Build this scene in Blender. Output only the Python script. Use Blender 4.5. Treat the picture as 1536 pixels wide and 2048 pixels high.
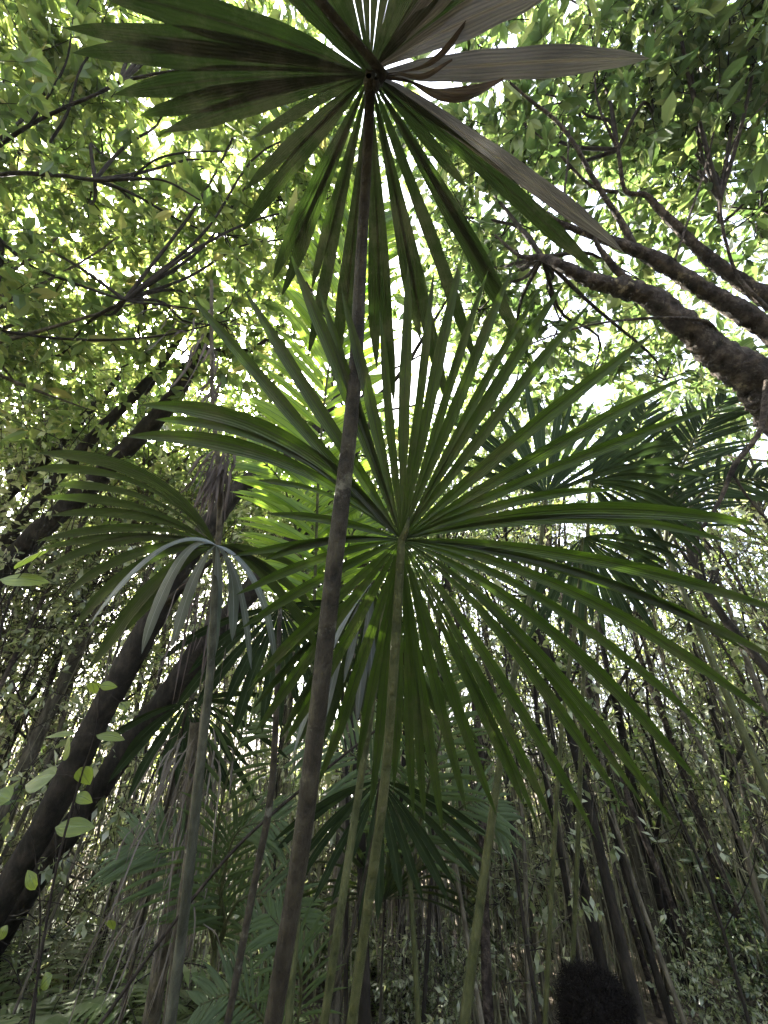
import bpy, math, random
import numpy as np
from mathutils import Vector, Matrix, Quaternion
S = bpy.context.scene
for o in list(bpy.data.objects): bpy.data.objects.remove(o)
R = math.radians

# ------------------------------------------------------------------ camera
CAMZ, PITCH, F = 2.0, 33.0, 800.0
cam = bpy.data.cameras.new('camera'); camo = bpy.data.objects.new('camera', cam)
S.collection.objects.link(camo); S.camera = camo
camo.location = (0, 0, CAMZ); camo.rotation_euler = (R(90 + PITCH), 0, 0)
cam.sensor_fit = 'VERTICAL'; cam.sensor_height = 36; cam.lens = 36 * F / 2048
cam.clip_start = 0.02; cam.clip_end = 500

# ------------------------------------------------------------------ sky, sun, exposure
SUN_EL, SUN_AZ = R(42), R(-41)          # azimuth from +Y, negative = towards -X
w = bpy.data.worlds.new('World'); S.world = w; w.use_nodes = True
nt = w.node_tree; bg = nt.nodes['Background']
sky = nt.nodes.new('ShaderNodeTexSky'); sky.sky_type = 'NISHITA'; sky.sun_disc = False
sky.sun_elevation = SUN_EL; sky.sun_rotation = SUN_AZ; sky.air_density = .8; sky.dust_density = 5.0
hs = nt.nodes.new('ShaderNodeHueSaturation'); hs.inputs['Saturation'].default_value = .6; nt.links.new(sky.outputs[0], hs.inputs['Color']); nt.links.new(hs.outputs[0], bg.inputs[0]); bg.inputs[1].default_value = 0.15
sl = bpy.data.lights.new('sun', 'SUN'); so = bpy.data.objects.new('sun', sl); S.collection.objects.link(so)
sl.energy = 5.0; sl.angle = R(0.5); sl.color = (1, .95, .84)
sd = Vector((math.sin(SUN_AZ) * math.cos(SUN_EL), math.cos(SUN_AZ) * math.cos(SUN_EL), math.sin(SUN_EL)))
so.rotation_euler = sd.to_track_quat('Z', 'Y').to_euler()
S.view_settings.view_transform = 'Standard'; S.view_settings.look = 'None'
S.view_settings.exposure = 3.65; S.view_settings.gamma = 1
S.render.engine = 'CYCLES'
c = S.cycles; c.max_bounces = 7; c.diffuse_bounces = 4; c.glossy_bounces = 2; c.transmission_bounces = 5
c.transparent_max_bounces = 4; c.caustics_reflective = False; c.caustics_refractive = False
c.sample_clamp_indirect = 6; c.use_denoising = True

# ------------------------------------------------------------------ helpers
_cp, _sp = math.cos(R(PITCH)), math.sin(R(PITCH))
def P(px, py, z):
    u = (px - 768) / F; v = (1024 - py) / F
    return Vector((z * u, z * (_cp - v * _sp), CAMZ + z * (_sp + v * _cp)))
def col(*a): return (*a, 1)

class MB:
    """collects geometry for ONE mesh"""
    def __init__(s): s.V = []; s.F = []; s.M = []; s.U = []; s.n = 0
    def add(s, v, f, mat=0, uv=None):
        v = np.asarray(v, float).reshape(-1, 3); f = np.asarray(f, int)
        s.V.append(v); s.F.append(f + s.n); s.M.append(np.full(len(f), mat)); s.n += len(v)
        s.U.append(np.zeros((len(v), 2)) if uv is None else np.asarray(uv, float))
    def data(s, name, mats, smooth=True):
        me = bpy.data.meshes.new(name)
        V = np.concatenate(s.V); U = np.concatenate(s.U)
        loops = np.concatenate([f.ravel() for f in s.F])
        sizes = np.concatenate([np.full(len(f), f.shape[1]) for f in s.F])
        starts = np.concatenate([[0], np.cumsum(sizes)[:-1]])
        me.vertices.add(len(V)); me.vertices.foreach_set('co', V.ravel())
        me.loops.add(len(loops)); me.loops.foreach_set('vertex_index', loops.astype(np.int32))
        me.polygons.add(len(sizes)); me.polygons.foreach_set('loop_start', starts.astype(np.int32))
        me.polygons.foreach_set('material_index', np.concatenate(s.M).astype(np.int32))
        me.polygons.foreach_set('use_smooth', np.full(len(sizes), smooth))
        uvl = me.uv_layers.new(name='uv'); uvl.data.foreach_set('uv', U[loops].ravel())
        for m in mats: me.materials.append(m)
        me.update(calc_edges=True); me.validate()
        return me
    def build(s, name, mats, parent=None, smooth=True):
        if not isinstance(mats, (list, tuple)): mats = [mats]
        return link(bpy.data.objects.new(name, s.data(name, mats, smooth)), parent)
def link(o, parent=None):
    S.collection.objects.link(o)
    if parent is not None: o.parent = parent
    return o
def tag(o, label=None, cat=None, group=None, kind=None):
    if label: o['label'] = label
    if cat: o['category'] = cat
    if group: o['group'] = group
    if kind: o['kind'] = kind
    return o
def thing(name, label, cat, group=None):
    return tag(link(bpy.data.objects.new(name, None)), label, cat, group)
def copy_tree(o, parent=None):
    c = o.copy(); link(c, parent)
    for ch in o.children: copy_tree(ch, c)
    return c

def nrm(a): return a / np.maximum(np.linalg.norm(a, axis=-1, keepdims=True), 1e-9)
def smooth_line(pts, rad, n):
    """Catmull-Rom through control points"""
    p = np.array([tuple(q) for q in pts], float); r = np.array(rad, float)
    P_ = np.vstack([2 * p[0] - p[1], p, 2 * p[-1] - p[-2]]); m = len(p) - 1
    t = np.linspace(0, m, n); i = np.minimum(t.astype(int), m - 1); f = (t - i)[:, None]
    a, b, c_, d = P_[i], P_[i + 1], P_[i + 2], P_[i + 3]
    q = 0.5 * (2 * b + (c_ - a) * f + (2 * a - 5 * b + 4 * c_ - d) * f ** 2 + (3 * b - a - 3 * c_ + d) * f ** 3)
    return q, np.interp(t, np.arange(m + 1), r)
def tube(mb, pts, rad, sides=8, n=None, mat=0, rough=0.0, rng=None):
    if n: pts, rad = smooth_line(pts, rad, n)
    p = np.array([tuple(q) for q in pts], float); r = np.array(rad, float); n = len(p)
    T = nrm(np.gradient(p, axis=0)); ref = np.array([0.31, 0.95, 0.1])
    if abs(T[0] @ nrm(ref)) > .8: ref = np.array([1., .1, .2])
    A = np.zeros_like(p); a = nrm(np.cross(T[0], ref))
    for k in range(n):
        a = nrm(a - T[k] * (a @ T[k])); A[k] = a
    B = np.cross(T, A); th = np.linspace(0, 2 * np.pi, sides, endpoint=False)
    rr = np.repeat(r[:, None], sides, 1)
    if rough:
        g = rng or np.random.default_rng(1)
        rr = rr * (1 + rough * (g.random((n, sides)) - .5) + rough * .8 * np.interp(np.arange(n), np.arange(0, n + 3, 3), g.random(len(np.arange(0, n + 3, 3))) - .5)[:, None])
    V = p[:, None] + rr[..., None] * (np.cos(th)[None, :, None] * A[:, None] + np.sin(th)[None, :, None] * B[:, None])
    i = np.arange(n - 1)[:, None]; j = np.arange(sides)[None]; j2 = (j + 1) % sides
    f = np.stack([i * sides + j, i * sides + j2, (i + 1) * sides + j2, (i + 1) * sides + j], -1).reshape(-1, 4)
    L = np.concatenate([[0], np.cumsum(np.linalg.norm(np.diff(p, axis=0), axis=1))])
    uv = np.stack([np.broadcast_to(th / 6.283, (n, sides)), np.broadcast_to(L[:, None], (n, sides))], -1).reshape(-1, 2)
    mb.add(V.reshape(-1, 3), f, mat, uv)
def blade(mb, C, N, W, fold=0.18, mat=0, wav=None):
    """a folded strap leaf along centre line C (n,3) with normals N and full widths W; 5 verts across"""
    C = np.asarray(C, float); n = len(C); T = nrm(np.gradient(C, axis=0))
    N = np.broadcast_to(np.asarray(N, float), C.shape); N = nrm(N - T * (N * T).sum(1, keepdims=True))
    Sd = np.cross(T, N); x = np.array([-1, -.5, 0, .5, 1.])
    h = -np.abs(x) * fold
    h[1] += .04; h[3] += .04
    W = np.asarray(W)[:, None, None]
    V = C[:, None] + Sd[:, None] * (x[None, :, None] * W / 2) + N[:, None] * (h[None, :, None] * W / 2)
    i = np.arange(n - 1)[:, None]; j = np.arange(4)[None]
    f = np.stack([i * 5 + j, i * 5 + j + 1, (i + 1) * 5 + j + 1, (i + 1) * 5 + j], -1).reshape(-1, 4)
    L = np.concatenate([[0], np.cumsum(np.linalg.norm(np.diff(C, axis=0), axis=1))])
    uv = np.stack([np.broadcast_to(x * .5 + .5, (n, 5)), np.broadcast_to(L[:, None], (n, 5))], -1).reshape(-1, 2)
    mb.add(V.reshape(-1, 3), f, mat, uv)

# leaf prototypes (leaf along +Y, normal +Z, length 1)
LV = np.array([(0, 0, 0), (-.15, .3, .03), (0, .33, -.02), (.15, .3, .03), (-.17, .62, .02), (0, .66, -.04), (.17, .62, .02), (0, 1, -.1)])
LF4 = np.array([(1, 2, 5, 4), (2, 3, 6, 5)]); LF3 = np.array([(0, 2, 1), (0, 3, 2), (4, 5, 7), (5, 6, 7)])
SV = np.array([(0, 0, 0), (-.2, .48, .04), (0, 1, -.06), (.2, .48, .04), ]); SF3 = np.array([(0, 3, 1), (1, 3, 2)])
def frames(d, up, rng=None):
    """rotation matrices whose columns are side, dir, normal"""
    d = nrm(d); s = nrm(np.cross(d, up)); n = np.cross(s, d)
    return np.stack([s, d, n], -1)
def scatter_leaves(mb, pos, dr, up, size, width, mat=0, simple=False):
    M = frames(dr, up); base = SV if simple else LV
    b = base[None] * np.stack([size * width, size, size], -1)[:, None]
    V = np.einsum('nij,nvj->nvi', M, b) + pos[:, None]; k = len(base); off = (np.arange(len(pos)) * k)[:, None, None]
    if simple:
        mb.add(V.reshape(-1, 3), (SF3[None] + off).reshape(-1, 3), mat)
    else:
        n0 = mb.n
        mb.add(V.reshape(-1, 3), (LF4[None] + off).reshape(-1, 4), mat)
        f3 = (LF3[None] + off).reshape(-1, 3) + n0
        mb.F.append(f3); mb.M.append(np.full(len(f3), mat))
def rnd_dir(rng, n, zb=0.0, zs=1.0):
    d = rng.normal(size=(n, 3)); d[:, 2] = d[:, 2] * zs + zb; return nrm(d)
def sprays(leaf_mb, twig_mb, rng, pos, dr, length, leaf, nleaf=12, width=1.0, simple=False, whorl=.68, twig_r=.003, droop=.25):
    """leafy twigs: each a short curved twig with nleaf leaves, many gathered near its tip"""
    n = len(pos); dr = nrm(dr); length = np.broadcast_to(length, n)
    sag = rng.uniform(-.25, .25, (n, 3)) ; sag[:, 2] -= droop * rng.random(n)
    def at(t): return pos[:, None] + dr[:, None] * (t * length[:, None])[..., None] + sag[:, None] * ((t ** 2) * length[:, None])[..., None]
    t = np.where(rng.random((n, nleaf)) < whorl, rng.uniform(.88, 1, (n, nleaf)), rng.uniform(.15, 1, (n, nleaf)))
    q = at(t).reshape(-1, 3); d0 = np.repeat(dr, nleaf, 0); m = len(q)
    ld = nrm(d0 * rng.uniform(.2, .9, (m, 1)) + rnd_dir(rng, m) * .95 + np.array([0, 0, -.15]))
    up = nrm(np.array([0, 0, 1.]) + rng.normal(size=(m, 3)) * .45)
    sz = leaf * np.clip(rng.lognormal(-.16, .34, m), .35, 1.7)
    scatter_leaves(leaf_mb, q, ld, up, sz, width * rng.uniform(.7, 1.35, m), 0, simple)
    if twig_mb is not None:
        tt = np.array([0, .35, .7, 1.]); C = at(np.broadcast_to(tt, (n, 4)))
        r = twig_r * np.array([1.6, 1.3, 1, .6]); th = np.array([0, 2.094, 4.189])
        a = frames(dr, np.array([.3, .2, 1.]))
        ring = a[:, None, None, :, 0] * np.cos(th)[None, None, :, None] + a[:, None, None, :, 2] * np.sin(th)[None, None, :, None]
        V = C[:, :, None] + ring * r[None, :, None, None]
        i = np.arange(3)[:, None]; j = np.arange(3)[None]
        f = np.stack([i * 3 + j, i * 3 + (j + 1) % 3, (i + 1) * 3 + (j + 1) % 3, (i + 1) * 3 + j], -1).reshape(-1, 4)
        twig_mb.add(V.reshape(-1, 3), (f[None] + (np.arange(n) * 12)[:, None, None]).reshape(-1, 4))

# ------------------------------------------------------------------ materials
def mat(name):
    m = bpy.data.materials.new(name); m.use_nodes = True; n = m.node_tree.nodes; l = m.node_tree.links
    return m, n, l, n['Principled BSDF'], n['Material Output']
def ramp(n, stops, interp='LINEAR'):
    r = n.new('ShaderNodeValToRGB'); r.color_ramp.interpolation = interp; e = r.color_ramp.elements
    e[0].position, e[0].color = stops[0][0], col(*stops[0][1]); e[1].position, e[1].color = stops[-1][0], col(*stops[-1][1])
    for p_, c_ in stops[1:-1]:
        k = e.new(p_); k.color = col(*c_)
    return r
def leaf_mat(name, refl, trans, k=.5, rough=.45, spec=.4):
    m, n, l, b, out = mat(name)
    g = n.new('ShaderNodeNewGeometry'); r1 = ramp(n, refl); r2 = ramp(n, trans)
    l.new(g.outputs['Random Per Island'], r1.inputs[0]); l.new(g.outputs['Random Per Island'], r2.inputs[0])
    l.new(r1.outputs[0], b.inputs['Base Color']); b.inputs['Roughness'].default_value = rough
    b.inputs['Specular IOR Level'].default_value = spec
    t = n.new('ShaderNodeBsdfTranslucent'); l.new(r2.outputs[0], t.inputs[0])
    mx = n.new('ShaderNodeMixShader'); mx.inputs[0].default_value = k
    l.new(b.outputs[0], mx.inputs[1]); l.new(t.outputs[0], mx.inputs[2]); l.new(mx.outputs[0], out.inputs[0])
    return m
def blade_mat(name, ca, cb, ta, tb, k=.4, rough=.4, ribs=7, blot=.0, blotc=(.3, .29, .26)):
    m, n, l, b, out = mat(name)
    uv = n.new('ShaderNodeUVMap'); sp = n.new('ShaderNodeSeparateXYZ'); l.new(uv.outputs[0], sp.inputs[0])
    mu = n.new('ShaderNodeMath'); mu.operation = 'MULTIPLY'; mu.inputs[1].default_value = ribs * 6.283; l.new(sp.outputs[0], mu.inputs[0])
    si = n.new('ShaderNodeMath'); si.operation = 'SINE'; l.new(mu.outputs[0], si.inputs[0])
    tc = n.new('ShaderNodeTexCoord'); no = n.new('ShaderNodeTexNoise'); no.inputs['Scale'].default_value = 9; no.inputs['Detail'].default_value = 6
    l.new(tc.outputs['Object'], no.inputs['Vector'])
    # narrow stripes that follow the blade
    cx = n.new('ShaderNodeCombineXYZ'); l.new(sp.outputs[0], cx.inputs[0])
    m2 = n.new('ShaderNodeMath'); m2.operation = 'MULTIPLY'; m2.inputs[1].default_value = .35; l.new(sp.outputs[1], m2.inputs[0]); l.new(m2.outputs[0], cx.inputs[1])
    n2 = n.new('ShaderNodeTexNoise'); n2.inputs['Scale'].default_value = 14; n2.inputs['Detail'].default_value = 3; l.new(cx.outputs[0], n2.inputs['Vector'])
    ad = n.new('ShaderNodeMath'); ad.operation = 'MULTIPLY_ADD'; l.new(n2.outputs[0], ad.inputs[0]); ad.inputs[1].default_value = .6
    mm = n.new('ShaderNodeMath'); mm.operation = 'MULTIPLY'; mm.inputs[1].default_value = .5; l.new(no.outputs[0], mm.inputs[0]); l.new(mm.outputs[0], ad.inputs[2])
    r1 = ramp(n, [(.36, ca), (.66, cb)]); r2 = ramp(n, [(.36, ta), (.66, tb)])
    l.new(ad.outputs[0], r1.inputs[0]); l.new(ad.outputs[0], r2.inputs[0])
    src = r1.outputs[0]; tsrc = r2.outputs[0]
    # midrib: lighter reflect, darker transmit
    ab = n.new('ShaderNodeMath'); ab.operation = 'SUBTRACT'; ab.inputs[1].default_value = .5; l.new(sp.outputs[0], ab.inputs[0])
    a2 = n.new('ShaderNodeMath'); a2.operation = 'ABSOLUTE'; l.new(ab.outputs[0], a2.inputs[0])
    lt = n.new('ShaderNodeMath'); lt.operation = 'LESS_THAN'; lt.inputs[1].default_value = .045; l.new(a2.outputs[0], lt.inputs[0])
    mxr = n.new('ShaderNodeMix'); mxr.data_type = 'RGBA'; l.new(lt.outputs[0], mxr.inputs[0]); l.new(src, mxr.inputs[6]); mxr.inputs[7].default_value = col(*[min(1, x * 1.5 + .01) for x in cb]); src = mxr.outputs[2]
    mxt = n.new('ShaderNodeMix'); mxt.data_type = 'RGBA'; l.new(lt.outputs[0], mxt.inputs[0]); l.new(tsrc, mxt.inputs[6]); mxt.inputs[7].default_value = col(*[x * .35 for x in ta]); tsrc = mxt.outputs[2]
    if blot:
        n3 = n.new('ShaderNodeTexNoise'); n3.inputs['Scale'].default_value = 5; n3.inputs['Detail'].default_value = 9; n3.inputs['Roughness'].default_value = .75; l.new(tc.outputs['Object'], n3.inputs['Vector'])
        r3 = ramp(n, [(.52 - blot * .2, (0, 0, 0)), (.62 - blot * .1, (1, 1, 1))]); l.new(n3.outputs[0], r3.inputs[0])
        m4 = n.new('ShaderNodeMath'); m4.operation = 'MULTIPLY'; m4.inputs[1].default_value = min(1, .6 + blot * .4); l.new(r3.outputs[0], m4.inputs[0])
        mb_ = n.new('ShaderNodeMix'); mb_.data_type = 'RGBA'; l.new(m4.outputs[0], mb_.inputs[0]); l.new(src, mb_.inputs[6]); mb_.inputs[7].default_value = col(*blotc); src = mb_.outputs[2]
        mt_ = n.new('ShaderNodeMix'); mt_.data_type = 'RGBA'; l.new(m4.outputs[0], mt_.inputs[0]); l.new(tsrc, mt_.inputs[6]); mt_.inputs[7].default_value = col(.05, .06, .02); tsrc = mt_.outputs[2]
    l.new(src, b.inputs['Base Color']); b.inputs['Roughness'].default_value = rough; b.inputs['Specular IOR Level'].default_value = .5
    bu = n.new('ShaderNodeBump'); bu.inputs['Strength'].default_value = .35; bu.inputs['Distance'].default_value = .002; l.new(si.outputs[0], bu.inputs['Height']); l.new(bu.outputs[0], b.inputs['Normal'])
    t = n.new('ShaderNodeBsdfTranslucent'); l.new(tsrc, t.inputs[0])
    mx = n.new('ShaderNodeMixShader'); mx.inputs[0].default_value = k
    l.new(b.outputs[0], mx.inputs[1]); l.new(t.outputs[0], mx.inputs[2]); l.new(mx.outputs[0], out.inputs[0])
    return m
def bark_mat(name, dark, mid, light, scale=18, lich=None, rough=.85, bump=.6, lim=.6, zs=.35):
    m, n, l, b, out = mat(name)
    tc = n.new('ShaderNodeTexCoord'); mp = n.new('ShaderNodeMapping'); mp.inputs['Scale'].default_value = (1, 1, zs); l.new(tc.outputs['Object'], mp.inputs[0])
    no = n.new('ShaderNodeTexNoise'); no.inputs['Scale'].default_value = scale; no.inputs['Detail'].default_value = 9; no.inputs['Roughness'].default_value = .68; l.new(mp.outputs[0], no.inputs['Vector'])
    r = ramp(n, [(.35, dark), (.5, mid), (.7, light)]); l.new(no.outputs[0], r.inputs[0]); src = r.outputs[0]
    if lich:
        n3 = n.new('ShaderNodeTexNoise'); n3.inputs['Scale'].default_value = 7; n3.inputs['Detail'].default_value = 7; n3.inputs['Roughness'].default_value = .7; l.new(tc.outputs['Object'], n3.inputs['Vector'])
        r3 = ramp(n, [(lim, (0, 0, 0)), (lim + .07, (1, 1, 1))]); l.new(n3.outputs[0], r3.inputs[0])
        mb_ = n.new('ShaderNodeMix'); mb_.data_type = 'RGBA'; l.new(r3.outputs[0], mb_.inputs[0]); l.new(src, mb_.inputs[6]); mb_.inputs[7].default_value = col(*lich); src = mb_.outputs[2]
    l.new(src, b.inputs['Base Color']); b.inputs['Roughness'].default_value = rough; b.inputs['Specular IOR Level'].default_value = .15
    bu = n.new('ShaderNodeBump'); bu.inputs['Strength'].default_value = bump; bu.inputs['Distance'].default_value = .035; l.new(no.outputs[0], bu.inputs['Height']); l.new(bu.outputs[0], b.inputs['Normal'])
    return m
LEAF_L = leaf_mat('leaf_yellow_green_sunlit', [(0, (.045, .07, .022)), (.5, (.06, .10, .030)), (1, (.10, .125, .045))], [(0, (.11, .18, .04)), (.5, (.22, .30, .06)), (.93, (.36, .42, .10)), (1, (.42, .36, .12))], .5)  # sunlight on the left canopy put into the yellow-green
LEAF_R = leaf_mat('leaf_mid_green', [(0, (.03, .06, .018)), (.5, (.05, .09, .022)), (1, (.085, .11, .035))], [(0, (.08, .14, .035)), (.6, (.15, .22, .055)), (1, (.29, .33, .11))], .48)
LEAF_D = leaf_mat('leaf_dark_green', [(0, (.04, .07, .03)), (.6, (.075, .11, .045)), (1, (.14, .16, .08))], [(0, (.14, .22, .05)), (.7, (.22, .30, .06)), (1, (.40, .40, .12))], .42, .28, .8)
LEAF_G = leaf_mat('leaf_grey_green', [(0, (.09, .11, .06)), (.6, (.18, .20, .125)), (1, (.33, .34, .25))], [(0, (.18, .24, .07)), (.6, (.36, .42, .14)), (1, (.56, .56, .26))], .45, .27, .9)
LEAF_F = leaf_mat('leaf_far_sunlit', [(0, (.06, .085, .03)), (1, (.14, .15, .06))], [(0, (.26, .34, .07)), (.6, (.48, .52, .14)), (1, (.66, .60, .26))], .6)  # far copy made brighter and more translucent, sunlight put into its colour
LEAF_B = blade_mat('leaf_fresh_lime', (.06, .09, .02), (.10, .13, .03), (.20, .29, .03), (.32, .40, .05), .5, .45, 5)
PALM_G = blade_mat('palm_blade_green', (.008, .015, .004), (.014, .023, .006), (.020, .050, .002), (.056, .100, .007), .42, .42, 7, .02, (.05, .05, .02))
PALM_A = blade_mat('palm_blade_weathered', (.014, .022, .010), (.032, .041, .022), (.012, .028, .004), (.028, .052, .007), .28, .6, 7, .2, (.12, .12, .105))
PALM_C = blade_mat('palm_blade_arching', (.011, .019, .007), (.020, .030, .012), (.024, .048, .006), (.052, .086, .010), .3, .3)
PALM_S = blade_mat('palm_blade_silver_skylit', (.055, .066, .066), (.10, .115, .118), (.05, .08, .03), (.08, .12, .05), .12, .28)  # silvery upper side, with sky light put into the colour
PALM_D = blade_mat('palm_blade_shade', (.014, .024, .011), (.028, .042, .020), (.010, .020, .005), (.022, .040, .008), .22, .85)  # darker copy of the palm blades, shade put into the colour
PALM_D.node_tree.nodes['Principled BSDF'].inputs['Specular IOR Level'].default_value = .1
DEAD_F = blade_mat('withered_fringe', (.045, .036, .028), (.12, .10, .08), (.06, .045, .03), (.10, .08, .06), .25, .8, 3)
DEAD = blade_mat('withered_blade_grey', (.12, .12, .122), (.32, .325, .33), (.05, .05, .048), (.10, .10, .095), .15, .75, 9)
DEADB = blade_mat('withered_blade_brown', (.018, .012, .009), (.07, .05, .038), (.03, .02, .012), (.06, .042, .028), .25, .8, 5)
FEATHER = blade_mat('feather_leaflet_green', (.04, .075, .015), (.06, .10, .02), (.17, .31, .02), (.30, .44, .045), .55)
FEATHER_D = blade_mat('feather_leaflet_shade', (.03, .05, .018), (.05, .075, .025), (.05, .09, .015), (.10, .16, .025), .4, .65)  # darker copy of the green leaflets, their shade put into the colour
FERN = leaf_mat('fern_frond', [(0, (.06, .10, .03)), (1, (.14, .18, .07))], [(0, (.18, .28, .05)), (1, (.38, .44, .12))], .45)
STALK = bark_mat('palm_stalk', (.012, .010, .007), (.028, .023, .016), (.055, .048, .033), 20, (.11, .105, .08), .6, .9, .58, .5)
STALK_P = bark_mat('palm_stalk_pale', (.020, .021, .014), (.044, .045, .032), (.085, .085, .064), 20, (.11, .11, .085), .6, .7, .62, .2)
STALK_G = bark_mat('palm_stalk_green', (.020, .024, .008), (.042, .046, .016), (.075, .075, .032), 22, (.10, .09, .06), .5, .8, .62, .5)
BARK_D = bark_mat('bark_dark', (.007, .006, .004), (.016, .013, .010), (.036, .029, .022), 14, (.055, .055, .035), .9, .8, .66)
BARK_B = bark_mat('bark_mottled', (.012, .009, .007), (.042, .032, .026), (.13, .10, .078), 13, (.24, .20, .13), .85, 2.2, .60, 1)
BARK_G = bark_mat('bark_grey_brown', (.030, .026, .018), (.070, .060, .043), (.15, .13, .095), 16, (.19, .18, .13), .9, .7, .62)
REED = bark_mat('reed_stem', (.06, .055, .032), (.15, .14, .085), (.30, .27, .18), 9, None, .7, .2)
TWIG = bark_mat('twig_bark', (.008, .006, .005), (.018, .014, .011), (.04, .032, .025), 30, None, .9, .2)

# ------------------------------------------------------------------ ground
def build_ground():
    rng = np.random.default_rng(3)
    xs = np.concatenate([-np.geomspace(200, 10, 16), np.linspace(-9.5, 9.5, 77), np.geomspace(10, 200, 16)])
    X, Y = np.meshgrid(xs, xs + 4, indexing='ij')
    Z = .05 * np.sin(X * 1.7) * np.cos(Y * 1.3) + .03 * np.sin(X * 4.1 + Y * 2.7) - .03
    V = np.stack([X, Y, Z], -1).reshape(-1, 3); n = len(xs)
    i, j = np.meshgrid(np.arange(n - 1), np.arange(n - 1), indexing='ij')
    f = np.stack([i * n + j, (i + 1) * n + j, (i + 1) * n + j + 1, i * n + j + 1], -1).reshape(-1, 4)
    m, nn, l, b, out = mat('leaf_litter')
    tc = nn.new('ShaderNodeTexCoord'); vo = nn.new('ShaderNodeTexVoronoi'); vo.inputs['Scale'].default_value = 14; l.new(tc.outputs['Object'], vo.inputs[0])
    r = ramp(nn, [(0, (.03, .022, .014)), (.5, (.075, .055, .035)), (1, (.15, .12, .08))]); l.new(vo.outputs['Color'], r.inputs[0]); l.new(r.outputs[0], b.inputs['Base Color'])
    bu = nn.new('ShaderNodeBump'); bu.inputs['Distance'].default_value = .03; l.new(vo.outputs['Distance'], bu.inputs['Height']); l.new(bu.outputs[0], b.inputs['Normal']); b.inputs['Roughness'].default_value = .9
    mb = MB(); mb.add(V, f); o = mb.build('ground', m); tag(o, 'forest floor of brown leaf litter', kind='structure')
build_ground()

# ------------------------------------------------------------------ fan palms
def bez(a, b, c_, n):
    t = np.linspace(0, 1, n)[:, None]; return (1 - t) ** 2 * np.array(a) + 2 * t * (1 - t) * np.array(b) + t ** 2 * np.array(c_)
def fan_blade(mb, hub, segs, zf, N, fold=.2, W0=40, mat=0, n=22, fuse=1.0, wk=.86):
    """segs: (tipx, tipy[, width px[, ctrlx, ctrly]]) in photo pixels; zf gives each point its distance"""
    hx, hy = hub; ang = [math.atan2(s[1] - hy, s[0] - hx) for s in segs]
    order = sorted(range(len(segs)), key=lambda i: ang[i]); m = len(segs); gaps = {}
    for k, i in enumerate(order):
        a = (ang[i] - ang[order[k - 1]]) % (2 * math.pi); b = (ang[order[(k + 1) % m]] - ang[i]) % (2 * math.pi)
        gaps[i] = min((min(a, .5) + min(b, .5)) / 2, .32) if m > 1 else .34
    for i, s in enumerate(segs):
        tx, ty = hx + (s[0] - hx) * 1.045, hy + (s[1] - hy) * 1.045; Wp = s[2] if len(s) > 2 and s[2] else W0
        cx, cy = (s[3], s[4]) if len(s) > 4 else ((hx + tx) / 2, (hy + ty) / 2 - .05 * abs(tx - hx))
        q = bez((hx, hy), (cx, cy), (tx, ty), n)
        C = np.array([tuple(P(x, y, zf(x, y))) for x, y in q])
        L = np.concatenate([[0], np.cumsum(np.linalg.norm(np.diff(C, axis=0), axis=1))]); t = L / L[-1]
        zz = np.array([zf(x, y) for x, y in q])
        g_ = np.random.default_rng(int(abs(tx) * 7 + abs(ty) * 13 + i)); ph = g_.uniform(0, 6.28, 3)
        prof = np.interp(t, [0, .2, .4, .6, .76, .9, .97, 1], [.5, .74, .94, 1, .90, .52, .2, .0]) * (1 + .05 * np.sin(t * 23 + ph[0]))
        C = C + np.array(N) * (.006 * np.sin(t * 6 + ph[1]) * t)[:, None] + np.array([1, 0, 0]) * (.004 * np.sin(t * 8 + ph[2]) * t)[:, None] * L[-1]
        Wm = Wp * wk * prof * zz / F
        inner = L * gaps[i] * fuse + .0015
        wd = np.minimum(inner, Wm)
        off = (i % 2) * .0012
        blade(mb, C + np.array(N) * off, N, wd, fold * np.interp(1, [0, 1], [1, 1]), mat)
def radii(pts):
    p = [P(a, b, z) - camo.location for a, b, z, w_ in pts]; out = []
    for i, (a, b, z, w_) in enumerate(pts):
        i0, i1 = max(i - 1, 0), min(i + 1, len(pts) - 1)
        T = (p[i1] - p[i0]).normalized(); dx, dy = pts[i1][0] - pts[i0][0], pts[i1][1] - pts[i0][1]; h = math.hypot(dx, dy) or 1
        rn = ((a - 768) * dy - (b - 1024) * dx) / h / F
        out.append(w_ / 2 / F * z / math.sqrt(1 + rn * rn) * p[i].cross(T).length / p[i].length)
    return out
def stalk(mb, pts, sides=10, ground=True, n=40, mat=0, rough=.07, k=1.0):
    thick = k
    """pts: (px, py, z, width px); the last is the lowest, carried on down to the soil"""
    p = [P(a, b, z) for a, b, z, w_ in pts]; r = radii(pts)
    if ground:
        d = p[-1] - p[-2]; d.normalize()
        if d.z > -.3: d.z = -.9; d.normalize()
        k = p[-1].z / -d.z; e = p[-1] + d * min(k, 4); e.z = -.05
        p += [p[-1].lerp(e, .5), e]; r += [r[-1] * 1.08, r[-1] * 1.15]
    r = [x * thick for x in r]; tube(mb, p, r, sides, n, mat, rough, np.random.default_rng(int(pts[0][0])))
    return p[-1]

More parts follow.
